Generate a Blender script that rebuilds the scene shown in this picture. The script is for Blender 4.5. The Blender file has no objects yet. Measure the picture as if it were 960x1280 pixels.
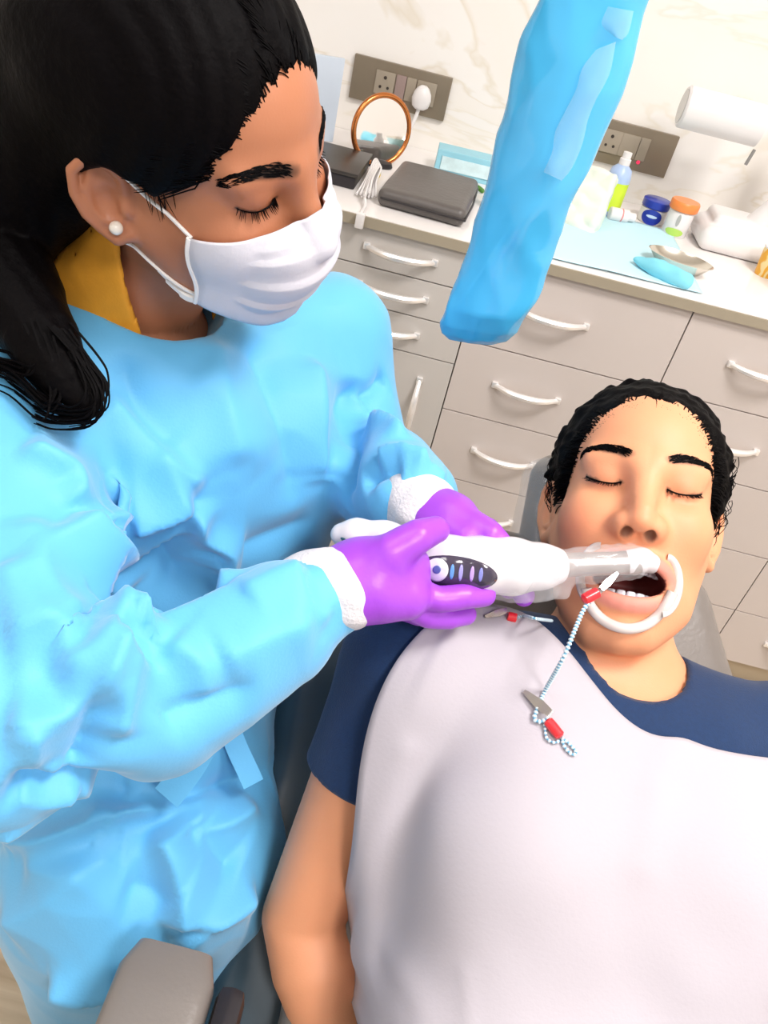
import bpy, bmesh, math, random
import numpy as np
from mathutils import Vector, Matrix

random.seed(7)
SC = bpy.context.scene
COL = SC.collection

# ------------------------------------------------------------------ camera
FPX = 1000.0                       # focal length in pixels of the 960x1280 frame
PITCH, ROLL = math.radians(37.21), math.radians(14.45)
CAM = np.array([0.0, 0.0, 1.335])
_F = np.array([0, math.cos(PITCH), -math.sin(PITCH)])
_R0 = np.array([1.0, 0, 0]); _U0 = np.array([0, math.sin(PITCH), math.cos(PITCH)])
_R = _R0 * math.cos(ROLL) + _U0 * math.sin(ROLL)
_U = _U0 * math.cos(ROLL) - _R0 * math.sin(ROLL)
cd = bpy.data.cameras.new('camera'); cam = bpy.data.objects.new('camera', cd); COL.objects.link(cam)
cd.sensor_fit = 'VERTICAL'; cd.sensor_height = 36.0; cd.sensor_width = 27.0
cd.lens = FPX / 1280.0 * 36.0; cd.clip_start = 0.02; cd.clip_end = 60
m4 = Matrix.Identity(4)
for i in range(3):
    m4[i][0] = _R[i]; m4[i][1] = _U[i]; m4[i][2] = -_F[i]; m4[i][3] = CAM[i]
cam.matrix_world = m4
SC.camera = cam

# ------------------------------------------------------------------ world, lights, exposure
w = bpy.data.worlds.new('world'); SC.world = w; w.use_nodes = True
bg = w.node_tree.nodes['Background']; bg.inputs[0].default_value = (1.0, 0.965, 0.965, 1); bg.inputs[1].default_value = 0.36
SC.view_settings.view_transform = 'Standard'; SC.view_settings.look = 'None'
SC.view_settings.exposure = 0.60; SC.view_settings.gamma = 1.0; SC.view_settings.use_curve_mapping = False

def area(name, loc, sx, sy, power, color=(1, 0.965, 0.95)):
    l = bpy.data.lights.new(name, 'AREA'); l.shape = 'RECTANGLE'; l.size = sx; l.size_y = sy
    l.energy = power; l.color = color
    o = bpy.data.objects.new(name, l); COL.objects.link(o); o.location = loc
    return o
CEIL = 2.75
PANELS = [((0.85, 0.30), 26.0), ((-0.75, 0.30), 2.5), ((0.85, -1.15), 24.0), ((-0.75, -1.15), 2.5)]  # panels are out of view; the foot-end right one is added front fill
for (lx, ly), pw in PANELS:
    area('ceiling_panel_light', (lx, ly, CEIL - 0.06), 0.58, 0.58, pw)

# ------------------------------------------------------------------ pixel helpers (960x1280 frame)
def pray(x, y):
    return _F + (x - 480) / FPX * _R + (640 - y) / FPX * _U
def P(x, y, Z):
    return CAM + pray(x, y) * Z
def on_y(x, y, Y):
    r = pray(x, y); return CAM + r * ((Y - CAM[1]) / r[1])
def on_z(x, y, z):
    r = pray(x, y); return CAM + r * ((z - CAM[2]) / r[2])

# ------------------------------------------------------------------ object helpers
def tag(o, label=None, cat=None, group=None, kind=None):
    if label: o['label'] = label
    if cat: o['category'] = cat
    if group: o['group'] = group
    if kind: o['kind'] = kind
    return o
def thing(name, label, cat, loc=(0, 0, 0), group=None):
    o = bpy.data.objects.new(name, None); COL.objects.link(o); o.location = loc
    o.empty_display_size = 0.05
    return tag(o, label, cat, group)
def link(name, me, mat, parent=None):
    o = bpy.data.objects.new(name, me); COL.objects.link(o)
    if mat is not None and len(me.materials) == 0: me.materials.append(mat)
    if parent is not None:
        o.parent = parent
        root = parent
        off = Vector((0, 0, 0))
        while root is not None:
            off += root.location; root = root.parent
        o.location = -off          # children are modelled in world coordinates
    return o
def mesh_np(name, V, F, smooth=True):
    V = np.asarray(V, np.float32); me = bpy.data.meshes.new(name)
    if isinstance(F, np.ndarray):
        n, k = F.shape
        me.vertices.add(len(V)); me.vertices.foreach_set('co', V.ravel())
        me.loops.add(n * k); me.loops.foreach_set('vertex_index', F.astype(np.int32).ravel())
        me.polygons.add(n); me.polygons.foreach_set('loop_start', np.arange(0, n * k, k, dtype=np.int32))
        me.polygons.foreach_set('loop_total', np.full(n, k, np.int32))
        me.update(calc_edges=True)
    else:
        me.from_pydata([tuple(map(float, v)) for v in V], [], F); me.update()
    if smooth: me.polygons.foreach_set('use_smooth', np.ones(len(me.polygons), bool))
    return me
def set_col(me, C):
    a = me.color_attributes.new('Col', 'FLOAT_COLOR', 'POINT')
    C = np.asarray(C, np.float32)
    if C.shape[1] == 3: C = np.concatenate([C, np.ones((len(C), 1), np.float32)], 1)
    a.data.foreach_set('color', C.ravel())

class MB:
    """collects simple shapes in world coordinates and links them as one mesh"""
    def __init__(s): s.v = []; s.f = []
    def add(s, V, F):
        b = len(s.v); s.v += [tuple(map(float, q)) for q in V]; s.f += [tuple(i + b for i in f) for f in F]; return s
    def box(s, c, d, M=None, bev=0.0):
        bm = bmesh.new(); bmesh.ops.create_cube(bm, size=1)
        for v in bm.verts: v.co = Vector((v.co.x * d[0], v.co.y * d[1], v.co.z * d[2]))
        if bev > 0: bmesh.ops.bevel(bm, geom=bm.edges[:], offset=bev, segments=2, affect='EDGES', profile=0.6)
        bm.verts.index_update()
        V = np.array([v.co[:] for v in bm.verts])
        if M is not None: V = V @ np.asarray(M).T
        s.add(V + np.asarray(c), [tuple(v.index for v in f.verts) for f in bm.faces]); bm.free(); return s
    def loft(s, rings, cap=True, closed=True):
        rings = [np.asarray(r) for r in rings]; n = len(rings[0]); V = np.concatenate(rings); F = []
        for i in range(len(rings) - 1):
            for j in range(n if closed else n - 1):
                a = i * n + j; b = i * n + (j + 1) % n
                F.append((a, b, b + n, a + n))
        if cap: F.append(tuple(range(n - 1, -1, -1))); F.append(tuple(len(V) - n + k for k in range(n)))
        return s.add(V, F)
    def tube(s, pts, rad, n=8, cap=True):
        pts = [np.asarray(p, float) for p in pts]
        if np.isscalar(rad): rad = [rad] * len(pts)
        rings = []; up = None
        for i, p in enumerate(pts):
            t = pts[min(i + 1, len(pts) - 1)] - pts[max(i - 1, 0)]; t = t / (np.linalg.norm(t) + 1e-12)
            if up is None:
                up = np.cross(t, [0.13, 0.27, 0.95]); up /= np.linalg.norm(up)
            up = up - t * (up @ t); up /= np.linalg.norm(up) + 1e-12
            b = np.cross(t, up)
            rings.append([p + rad[i] * (math.cos(a) * up + math.sin(a) * b) for a in np.linspace(0, 2 * math.pi, n, endpoint=False)])
        return s.loft(rings, cap)
    def lathe(s, prof, c, axis=(0, 0, 1), n=32, ref=None, sx=1.0, sy=1.0):
        ax = np.asarray(axis, float); ax /= np.linalg.norm(ax)
        a = np.asarray(ref if ref is not None else ((1, 0, 0) if abs(ax[0]) < 0.9 else (0, 1, 0)), float)
        a = a - ax * (a @ ax); a /= np.linalg.norm(a); b = np.cross(ax, a); c = np.asarray(c, float)
        rings = [[c + ax * z + r * (sx * math.cos(t) * a + sy * math.sin(t) * b) for t in np.linspace(0, 2 * math.pi, n, endpoint=False)] for r, z in prof]
        return s.loft(rings, True)
    def build(s, name, mat, parent=None, smooth=False, angle=None):
        me = bpy.data.meshes.new(name); me.from_pydata(s.v, [], s.f); me.update()
        if smooth:
            me.polygons.foreach_set('use_smooth', np.ones(len(me.polygons), bool))
            me.set_sharp_from_angle(angle=math.radians(angle or 40))
        return link(name, me, mat, parent)
def rotm(axis, deg):
    return np.array(Matrix.Rotation(math.radians(deg), 3, Vector(axis)))
def spline(pts, n=8):
    """Catmull-Rom through the points"""
    p = [np.asarray(q, float) for q in pts]; p = [2 * p[0] - p[1]] + p + [2 * p[-1] - p[-2]]; out = []
    for i in range(1, len(p) - 2):
        for t in np.linspace(0, 1, n, endpoint=False):
            out.append(0.5 * ((2 * p[i]) + (-p[i - 1] + p[i + 1]) * t + (2 * p[i - 1] - 5 * p[i] + 4 * p[i + 1] - p[i + 2]) * t * t + (-p[i - 1] + 3 * p[i] - 3 * p[i + 1] + p[i + 2]) * t ** 3))
    out.append(p[-2]); return out

# ------------------------------------------------------------------ signed distance modelling
def cone(p, a, b, ra, rb):
    a = np.asarray(a, float); b = np.asarray(b, float); pa = p - a; ba = b - a
    t = np.clip(pa @ ba / (ba @ ba), 0, 1)
    return np.linalg.norm(pa - t[:, None] * ba, axis=1) - (ra + (rb - ra) * t)
def chain(p, pts, rad):
    d = None
    for i in range(len(pts) - 1):
        e = cone(p, pts[i], pts[i + 1], rad[i], rad[i + 1]); d = e if d is None else np.minimum(d, e)
    return d
def ell(p, c, r, M=None):
    q = p - np.asarray(c, float)
    if M is not None: q = q @ np.asarray(M)
    r = np.asarray(r, float)
    k0 = np.linalg.norm(q / r, axis=1); k1 = np.linalg.norm(q / (r * r), axis=1)
    return k0 * (k0 - 1) / np.maximum(k1, 1e-6)
def rbox(p, c, h, rr, M=None):
    q = p - np.asarray(c, float)
    if M is not None: q = q @ np.asarray(M)
    q = np.abs(q) - (np.asarray(h, float) - rr)
    return np.linalg.norm(np.maximum(q, 0), axis=1) + np.minimum(q.max(1), 0) - rr
def smin(a, b, k):
    h = np.maximum(k - np.abs(a - b), 0) / k
    return np.minimum(a, b) - h * h * k * 0.25
def smax(a, b, k): return -smin(-a, -b, k)
def axis_pts(lo, hi, h, fine=None, B=4):
    """grid lines: spacing h, with a finer spacing inside fine = (a, b, hf)"""
    if fine is None: v = list(np.arange(lo, hi + h * 0.5, h))
    else:
        a, b, hf = fine; v = list(np.arange(lo, a - 0.5 * hf, h)) + list(np.arange(a, b, hf)) + list(np.arange(b, hi + h, h))
    while (len(v) - 1) % B: v.append(v[-1] + (v[-1] - v[-2]))
    return np.array(v)
def polygonize(f, lo, hi, h, B=4, newton=1, fine=None):
    """closed surface of a signed distance function (surface nets on a grid refined only near the surface)"""
    ax = [axis_pts(lo[i], hi[i], h, None if fine is None else (fine[0][i], fine[1][i], fine[2]), B) for i in range(3)]
    n = np.array([len(a) for a in ax]); nb = (n - 1) // B
    gx = [a[::B] for a in ax]
    cp = np.stack(np.meshgrid(*gx, indexing='ij'), -1).reshape(-1, 3)
    cv = f(cp).reshape(nb + 1)
    dx, dy, dz = [np.diff(g) for g in gx]
    thr = 0.80 * np.sqrt(dx[:, None, None] ** 2 + dy[None, :, None] ** 2 + dz[None, None, :] ** 2)
    acv = np.abs(cv); mn = np.full(nb, 1e9)
    for i in (0, 1):
        for j in (0, 1):
            for k in (0, 1):
                mn = np.minimum(mn, acv[i:nb[0] + i, j:nb[1] + j, k:nb[2] + k])
    blk = mn < thr
    cell = blk.repeat(B, 0).repeat(B, 1).repeat(B, 2)
    need = np.zeros(n, bool)
    for i in (0, 1):
        for j in (0, 1):
            for k in (0, 1):
                need[i:n[0] - 1 + i, j:n[1] - 1 + j, k:n[2] - 1 + k] |= cell
    V = np.ones(n, np.float32); V[:-1, :-1, :-1] = cv[:-1, :-1, :-1].repeat(B, 0).repeat(B, 1).repeat(B, 2)
    ix = np.argwhere(need); V[need] = f(np.stack([ax[i][ix[:, i]] for i in range(3)], 1))
    ins = V < 0
    s = np.zeros(n - 1, np.int8)
    for i in (0, 1):
        for j in (0, 1):
            for k in (0, 1):
                s += ins[i:n[0] - 1 + i, j:n[1] - 1 + j, k:n[2] - 1 + k]
    act = (s > 0) & (s < 8); ci = np.argwhere(act); nid = np.full(n - 1, -1, np.int32); nid[act] = np.arange(len(ci))
    offs = np.array([[i, j, k] for i in (0, 1) for j in (0, 1) for k in (0, 1)])
    cvv = np.stack([V[tuple((ci + o).T)] for o in offs], 1)
    acc = np.zeros((len(ci), 3)); cnt = np.zeros(len(ci))
    for a in range(8):
        for b in range(a + 1, 8):
            if np.abs(offs[a] - offs[b]).sum() != 1: continue
            x = (cvv[:, a] < 0) != (cvv[:, b] < 0)
            t = np.where(x, cvv[:, a] / np.where(x, cvv[:, a] - cvv[:, b], 1), 0)[:, None]
            acc += np.where(x[:, None], offs[a] + t * (offs[b] - offs[a]), 0); cnt += x
    fr = acc / cnt[:, None]
    vert = np.stack([ax[i][ci[:, i]] + fr[:, i] * (ax[i][ci[:, i] + 1] - ax[i][ci[:, i]]) for i in range(3)], 1)
    quads = []
    for a in range(3):
        o = [0, 0, 0]; o[a] = 1; u, v = (a + 1) % 3, (a + 2) % 3
        A = ins[tuple(slice(0, n[i] - o[i]) for i in range(3))]; Bm = ins[tuple(slice(o[i], n[i]) for i in range(3))]
        e = np.argwhere(A != Bm); e = e[(e[:, u] > 0) & (e[:, v] > 0) & (e[:, u] < n[u] - 1) & (e[:, v] < n[v] - 1)]
        if not len(e): continue
        du = np.zeros(3, int); du[u] = 1; dv = np.zeros(3, int); dv[v] = 1
        q = np.stack([nid[tuple((e - du - dv).T)], nid[tuple((e - dv).T)], nid[tuple(e.T)], nid[tuple((e - du).T)]], 1)
        fl = ~ins[tuple(e.T)]; q[fl] = q[fl][:, ::-1]; quads.append(q)
    Q = np.concatenate(quads); Q = Q[(Q >= 0).all(1)]
    lim = h if fine is None else fine[2]
    for _ in range(newton):
        g = grad(f, vert); d = f(vert)
        vert = vert - np.clip(d / np.maximum((g * g).sum(1), 0.2), -lim, lim)[:, None] * g
    return vert, Q
def grad(f, p, e=4e-4):
    g = np.empty_like(p)
    for i in range(3):
        o = np.zeros(3); o[i] = e; g[:, i] = (f(p + o) - f(p - o)) / (2 * e)
    return g
def vnormals(V, Q):
    N = np.zeros_like(V); fn = np.cross(V[Q[:, 2]] - V[Q[:, 0]], V[Q[:, 3]] - V[Q[:, 1]])
    for k in range(4): np.add.at(N, Q[:, k], fn)
    return N / np.maximum(np.linalg.norm(N, axis=1), 1e-12)[:, None]
def march(f, x, y, z0=0.2, z1=2.0):
    """distance along the pixel's ray to the surface of a solid"""
    r = pray(x, y); L = np.linalg.norm(r); t = z0
    for _ in range(120):
        d = float(f((CAM + r * t)[None])[0])
        if d < 4e-4: return CAM + r * t
        t += max(d, 5e-4) / L * 0.8
        if t > z1: return None
    return CAM + r * t
def march_many(f, px, z0=0.25, z1=1.3):
    r = _F + (px[:, :1] - 480) / FPX * _R + (640 - px[:, 1:]) / FPX * _U; L = np.linalg.norm(r, axis=1); t = np.full(len(px), z0)
    for _ in range(60):
        d = f(CAM + r * t[:, None]); t = np.clip(t + np.where(np.abs(d) < 3e-4, 0, d / L * 0.85), z0, z1)
    return CAM + r * t[:, None]
def wob(p, s, seed=0):
    """smooth pseudo-noise in [-1,1]"""
    rs = np.random.RandomState(seed); o = np.zeros(len(p))
    for i in range(7):
        k = rs.normal(size=3); k = k / np.linalg.norm(k) * s * rs.uniform(0.6, 1.6); o += np.sin(p @ k + rs.uniform(0, 6.28))
    return o / 4.0
def line_dist(V, pts):
    """distance of points to a polyline, plus parameter and the nearest point's tangent and offset"""
    best = np.full(len(V), 1e9); par = np.zeros(len(V)); off = np.zeros_like(V); tan = np.zeros_like(V)
    pts = np.asarray(pts); n = len(pts) - 1
    for i in range(n):
        a, b = pts[i], pts[i + 1]; ba = b - a; t = np.clip((V - a) @ ba / max(ba @ ba, 1e-12), 0, 1)
        o = V - a - t[:, None] * ba; d = np.linalg.norm(o, axis=1); m = d < best
        best[m] = d[m]; par[m] = (i + t[m]) / n; off[m] = o[m]; tan[m] = ba / (np.linalg.norm(ba) + 1e-12)
    return best, par, off, tan
def solid(name, f, lo, hi, h, mat, parent=None, col=None, disp=None, newton=1, fine=None):
    V, Q = polygonize(f, lo, hi, h, newton=newton, fine=fine)
    if disp is not None: V = V + disp(V, vnormals(V, Q))
    me = mesh_np(name, V, Q)
    if col is not None: set_col(me, col(V))
    return link(name, me, mat, parent)
def masked(f, p, m, far):
    """evaluate a costly distance only where the mask holds"""
    d = np.array(far, float)
    if m.any(): d[m] = f(p[m])
    return d

# ------------------------------------------------------------------ materials
def mat(name, color, rough=0.5, metal=0.0, spec=0.5, var=0.0, vscale=8.0, bump=0.0, bscale=60.0, sss=0.0, coat=0.0, alpha=1.0, trans=0.0, vcol=False, sheen=0.0, emis=None, estr=0.0, sssr=(1, 0.35, 0.2)):
    m = bpy.data.materials.new(name); m.use_nodes = True; nt = m.node_tree; b = nt.nodes['Principled BSDF']
    b.inputs['Roughness'].default_value = rough; b.inputs['Metallic'].default_value = metal
    b.inputs['Specular IOR Level'].default_value = spec
    b.inputs['Coat Weight'].default_value = coat; b.inputs['Alpha'].default_value = alpha
    b.inputs['Transmission Weight'].default_value = trans; b.inputs['Sheen Weight'].default_value = sheen
    if sss > 0:
        b.inputs['Subsurface Weight'].default_value = sss; b.inputs['Subsurface Radius'].default_value = sssr
        b.inputs['Subsurface Scale'].default_value = 0.008
    if emis: b.inputs['Emission Color'].default_value = (*emis, 1); b.inputs['Emission Strength'].default_value = estr
    tc = nt.nodes.new('ShaderNodeTexCoord')
    if vcol:
        at = nt.nodes.new('ShaderNodeAttribute'); at.attribute_name = 'Col'; src = at.outputs['Color']
    else:
        rgb = nt.nodes.new('ShaderNodeRGB'); rgb.outputs[0].default_value = (*color, 1); src = rgb.outputs[0]
    if var > 0:
        nz = nt.nodes.new('ShaderNodeTexNoise'); nz.inputs['Scale'].default_value = vscale; nz.inputs['Detail'].default_value = 4
        nt.links.new(tc.outputs['Object'], nz.inputs['Vector'])
        mr = nt.nodes.new('ShaderNodeMapRange'); mr.inputs[3].default_value = 1 - var; mr.inputs[4].default_value = 1 + var
        nt.links.new(nz.outputs[0], mr.inputs[0])
        mx = nt.nodes.new('ShaderNodeVectorMath'); mx.operation = 'SCALE'
        nt.links.new(src, mx.inputs[0]); nt.links.new(mr.outputs[0], mx.inputs['Scale']); src = mx.outputs[0]
    nt.links.new(src, b.inputs['Base Color'])
    if bump > 0:
        nz = nt.nodes.new('ShaderNodeTexNoise'); nz.inputs['Scale'].default_value = bscale; nz.inputs['Detail'].default_value = 3
        nt.links.new(tc.outputs['Object'], nz.inputs['Vector'])
        bp = nt.nodes.new('ShaderNodeBump'); bp.inputs['Strength'].default_value = bump; bp.inputs['Distance'].default_value = 0.002
        nt.links.new(nz.outputs[0], bp.inputs['Height']); nt.links.new(bp.outputs[0], b.inputs['Normal'])
    return m
# ================================================================== the room
WALL_Y, FRONT_Y, CT = 1.95, 1.40, 0.888
def ramp(nt, fac, stops):
    r = nt.nodes.new('ShaderNodeValToRGB'); el = r.color_ramp.elements
    while len(el) < len(stops): el.new(0.5)
    for e, (p, c) in zip(el, stops): e.position = p; e.color = (*c, 1)
    nt.links.new(fac, r.inputs[0]); return r.outputs[0]
def marble(name):
    m = mat(name, (0.85, 0.80, 0.74), 0.35); nt = m.node_tree; b = nt.nodes['Principled BSDF']
    tc = nt.nodes.new('ShaderNodeTexCoord'); mp = nt.nodes.new('ShaderNodeMapping'); mp.inputs['Scale'].default_value = (1.2, 1.2, 3.2); mp.inputs['Rotation'].default_value = (0, 0.35, 0)
    nt.links.new(tc.outputs['Object'], mp.inputs[0])
    nz = nt.nodes.new('ShaderNodeTexNoise'); nz.inputs['Scale'].default_value = 1.1; nz.inputs['Detail'].default_value = 5; nz.inputs['Distortion'].default_value = 1.0
    nt.links.new(mp.outputs[0], nz.inputs['Vector'])
    c = ramp(nt, nz.outputs[0], [(0.0, (0.90, 0.87, 0.84)), (0.485, (0.90, 0.87, 0.83)), (0.50, (0.80, 0.74, 0.64)), (0.515, (0.89, 0.85, 0.80)), (0.60, (0.88, 0.84, 0.78)), (0.615, (0.83, 0.78, 0.69)), (0.63, (0.89, 0.86, 0.82)), (1.0, (0.90, 0.87, 0.84))])
    for l in list(b.inputs['Base Color'].links): nt.links.remove(l)
    nt.links.new(c, b.inputs['Base Color']); return m
def woodfloor(name):
    m = mat(name, (0.5, 0.4, 0.3), 0.4); nt = m.node_tree; b = nt.nodes['Principled BSDF']
    tc = nt.nodes.new('ShaderNodeTexCoord'); mp = nt.nodes.new('ShaderNodeMapping'); mp.inputs['Scale'].default_value = (1.0, 9.0, 1.0); mp.inputs['Rotation'].default_value = (0, 0, 0.9)
    nt.links.new(tc.outputs['Object'], mp.inputs[0])
    nz = nt.nodes.new('ShaderNodeTexNoise'); nz.inputs['Scale'].default_value = 3.0; nz.inputs['Detail'].default_value = 8; nz.inputs['Distortion'].default_value = 0.6
    nt.links.new(mp.outputs[0], nz.inputs['Vector'])
    c = ramp(nt, nz.outputs[0], [(0.25, (0.42, 0.31, 0.20)), (0.5, (0.60, 0.48, 0.34)), (0.75, (0.74, 0.63, 0.48))])
    for l in list(b.inputs['Base Color'].links): nt.links.remove(l)
    nt.links.new(c, b.inputs['Base Color']); return m
M_wall = marble('cream_marble'); M_paint = mat('white_paint', (0.86, 0.84, 0.81), 0.7, var=0.02)
M_ceil = mat('ceiling_white', (0.88, 0.88, 0.87), 0.8, var=0.02); M_floor = woodfloor('wood_look_floor')
def struct(name, c, d, m):
    o = MB().box(c, d).build(name, m); o['kind'] = 'structure'; return o
struct('floor', (0.1, -0.45, -0.03), (4.6, 4.9, 0.06), M_floor)
struct('wall_back', (0.1, WALL_Y + 0.05, CEIL / 2), (4.6, 0.10, CEIL), M_wall)
struct('wall_left', (-2.25, -0.45, CEIL / 2), (0.10, 4.9, CEIL), M_paint)
struct('wall_right', (2.45, -0.45, CEIL / 2), (0.10, 4.9, CEIL), M_paint)
struct('ceiling', (0.1, -0.45, CEIL + 0.03), (4.6, 4.9, 0.06), M_ceil)
M_lframe = mat('panel_frame', (0.85, 0.85, 0.85), 0.4); M_diff = mat('panel_diffuser', (1, 1, 1), 0.5, emis=(1, 0.97, 0.93), estr=3.0)
for i, ((lx, ly), pw) in enumerate(PANELS):
    t = thing('ceiling_light', ['square ceiling light panel above the patient chair', 'square ceiling light panel above the clinician', 'unseen square ceiling light panel at the foot end, right side, added as front fill', 'square ceiling light panel at the foot end, left side'][i], 'light', (lx, ly, CEIL), group='square ceiling light panels')
    f = MB()
    for sx, sy, dx, dy in ((0, 1, 0.66, 0.03), (0, -1, 0.66, 0.03), (1, 0, 0.03, 0.60), (-1, 0, 0.03, 0.60)):
        f.box((lx + sx * 0.315, ly + sy * 0.315, CEIL - 0.02), (dx, dy, 0.04))
    f.build('frame', M_lframe, t)
    MB().box((lx, ly, CEIL - 0.012), (0.60, 0.60, 0.012)).build('diffuser', M_diff, t)

# ------------------------------------------------------------------ cabinets along the back wall
M_front = mat('grey_laminate', (0.60, 0.535, 0.50), 0.42, var=0.03, vscale=3)
M_frontA = mat('grey_laminate_cool', (0.56, 0.525, 0.49), 0.42, var=0.03, vscale=3)
M_carc = mat('cabinet_carcass', (0.10, 0.06, 0.045), 0.7, var=0.05)
M_top = mat('white_worktop', (0.90, 0.86, 0.84), 0.25, var=0.015)
M_edge = mat('worktop_edge', (0.36, 0.31, 0.23), 0.5, var=0.03)
M_chrome = mat('satin_chrome', (0.95, 0.93, 0.92), 0.30, metal=0.55)
M_kick = mat('plinth', (0.60, 0.50, 0.36), 0.5, var=0.03)
ZB = 0.103
def handle(xc, z, parent, vert=False, half=0.062):
    pts = []; rad = []
    for t in np.linspace(-1, 1, 17):
        o = t * half; out = 0.026 * (1 - abs(t) ** 2.4) + 0.002
        pts.append((xc, FRONT_Y - out, z + o) if vert else (xc + o, FRONT_Y - out, z)); rad.append(0.0045 + 0.0022 * (1 - t * t))
    h = MB(); h.tube(pts, rad, 8)
    for s in (-1, 1):
        c = (xc, FRONT_Y - 0.003, z + s * half) if vert else (xc + s * half, FRONT_Y - 0.003, z)
        h.box(c, (0.012, 0.008, 0.012), bev=0.002)
    return h.build('handle', M_chrome, parent, smooth=True)
G = 0.0022
def unit(label, x0, x1, rows, mfront):
    """rows: list of (kind, z_low, z_high, handle x, handle z)"""
    t = thing('cabinet_unit', label, 'cabinet', ((x0 + x1) / 2, FRONT_Y + 0.27, 0), group='grey drawer units under the worktop')
    MB().box(((x0 + x1) / 2, (FRONT_Y + 0.0195 + WALL_Y) / 2, (ZB + 0.870) / 2), (x1 - x0 - 0.001, WALL_Y - FRONT_Y - 0.0205, 0.870 - ZB)).build('body', M_carc, t)
    MB().box(((x0 + x1) / 2, FRONT_Y + 0.075, ZB / 2), (x1 - x0 - 0.001, 0.018, ZB)).build('plinth', M_kick, t)
    for kind, z0, z1, hx, hz in rows:
        d = MB().box(((x0 + x1) / 2, FRONT_Y + 0.009, (z0 + z1) / 2), (x1 - x0 - G, 0.018, z1 - z0 - G), bev=0.0008).build('drawer' if kind == 'd' else 'door', mfront, t)
        handle(hx, hz, d, vert=(kind != 'd'))
    return t
zs = [0.8695, 0.709, 0.558, 0.403, 0.251, ZB]
def five(xc, off=(0, 0, 0, 0, 0)):
    return [('d', zs[i + 1], zs[i], xc + off[i], (zs[i] + zs[i + 1]) / 2 + 0.004) for i in range(5)]
def three(xc, xh):
    za = [0.8695, 0.800, 0.729, 0.656]
    return [('d', za[i + 1], za[i], xc, (za[i] + za[i + 1]) / 2 + 0.002) for i in range(3)] + [('door', ZB, 0.656, xh, 0.545)]
XU = [-0.690, -0.315, 0.060, 0.437, 0.807, 1.180]
unit('grey unit of three shallow drawers over a door, furthest left behind the clinician', XU[0], XU[1], three(-0.505, -0.36), M_frontA)
unit('grey unit of three shallow drawers over a door with vertical handle', XU[1], XU[2], three(-0.085, 0.003), M_frontA)
unit('grey unit of five deep drawers behind the blue plastic sleeve', XU[2], XU[3], five(0.207), M_front)
unit('grey unit of five deep drawers behind the patient head', XU[3], XU[4], five(0.600), M_front)
unit('grey unit of five deep drawers at the right edge', XU[4], XU[5], five(0.975), M_front)
t = thing('worktop', 'long white worktop with grey-brown front edge over the drawers', 'worktop', (0.245, 1.67, CT))
MB().box((0.245, (FRONT_Y - 0.006 + WALL_Y) / 2, CT - 0.0085), (1.87, WALL_Y - FRONT_Y + 0.004, 0.017)).build('slab', M_top, t)
MB().box((0.245, FRONT_Y - 0.0085, CT - 0.0090), (1.87, 0.004, 0.0175)).build('edge_strip', M_edge, t)
# ================================================================== heads (local frame: x forward, y to the person's left, z up, origin between the ears)
def ear_sdf(p, s, flare=32.0, ye=0.0700):
    c = np.array([-0.014, s * ye, 0.000]); a = math.radians(flare)
    u = np.array([math.cos(a), -s * math.sin(a), 0.12]); u /= np.linalg.norm(u)
    v = np.array([-0.18, 0, 1.0]); v -= u * (u @ v); v /= np.linalg.norm(v)
    wv = np.cross(u, v); wv *= np.sign(wv[1]) * s
    q = np.stack([(p - c) @ u, (p - c) @ v, (p - c) @ wv], 1); q[:, 2] -= 0.010
    hel = [(0.012, 0.004, -.003), (0.013, 0.018, 0.001), (0.006, 0.030, 0.004), (-0.006, 0.034, 0.005), (-0.017, 0.026, 0.005), (-0.020, 0.010, 0.005), (-0.017, -0.006, 0.004), (-0.010, -0.019, 0.001), (-0.001, -0.027, 0.0), (0.007, -0.025, -.001)]
    d = ell(q, (-0.004, 0.003, -0.002), (0.016, 0.030, 0.0040))
    d = smin(d, chain(q, hel, [0.0035, 0.0035, 0.0036, 0.0038, 0.0038, 0.0036, 0.0036, 0.004, 0.006, 0.0055]), 0.004)
    d = smin(d, chain(q, [(-0.006, 0.024, 0.001), (-0.012, 0.012, 0.002), (-0.012, -0.002, 0.002), (-0.005, -0.013, 0.001), (0.003, -0.015, 0.001)], [0.002, 0.003, 0.0032, 0.003, 0.0025]), 0.004)
    d = smax(d, -ell(q, (0.000, 0.001, 0.0050), (0.0090, 0.0125, 0.0078)), 0.004)
    d = smin(d, ell(q, (0.0105, -0.005, 0.0), (0.004, 0.006, 0.004)), 0.005)
    return d
def head_sdf(p, jaw=0.0, op=False):
    r = np.linalg.norm(p - np.array([0.02, 0, 0.0]), axis=1)
    return masked(lambda q: head_near(q, jaw, op), p, r < 0.18, r - 0.150)
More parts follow.
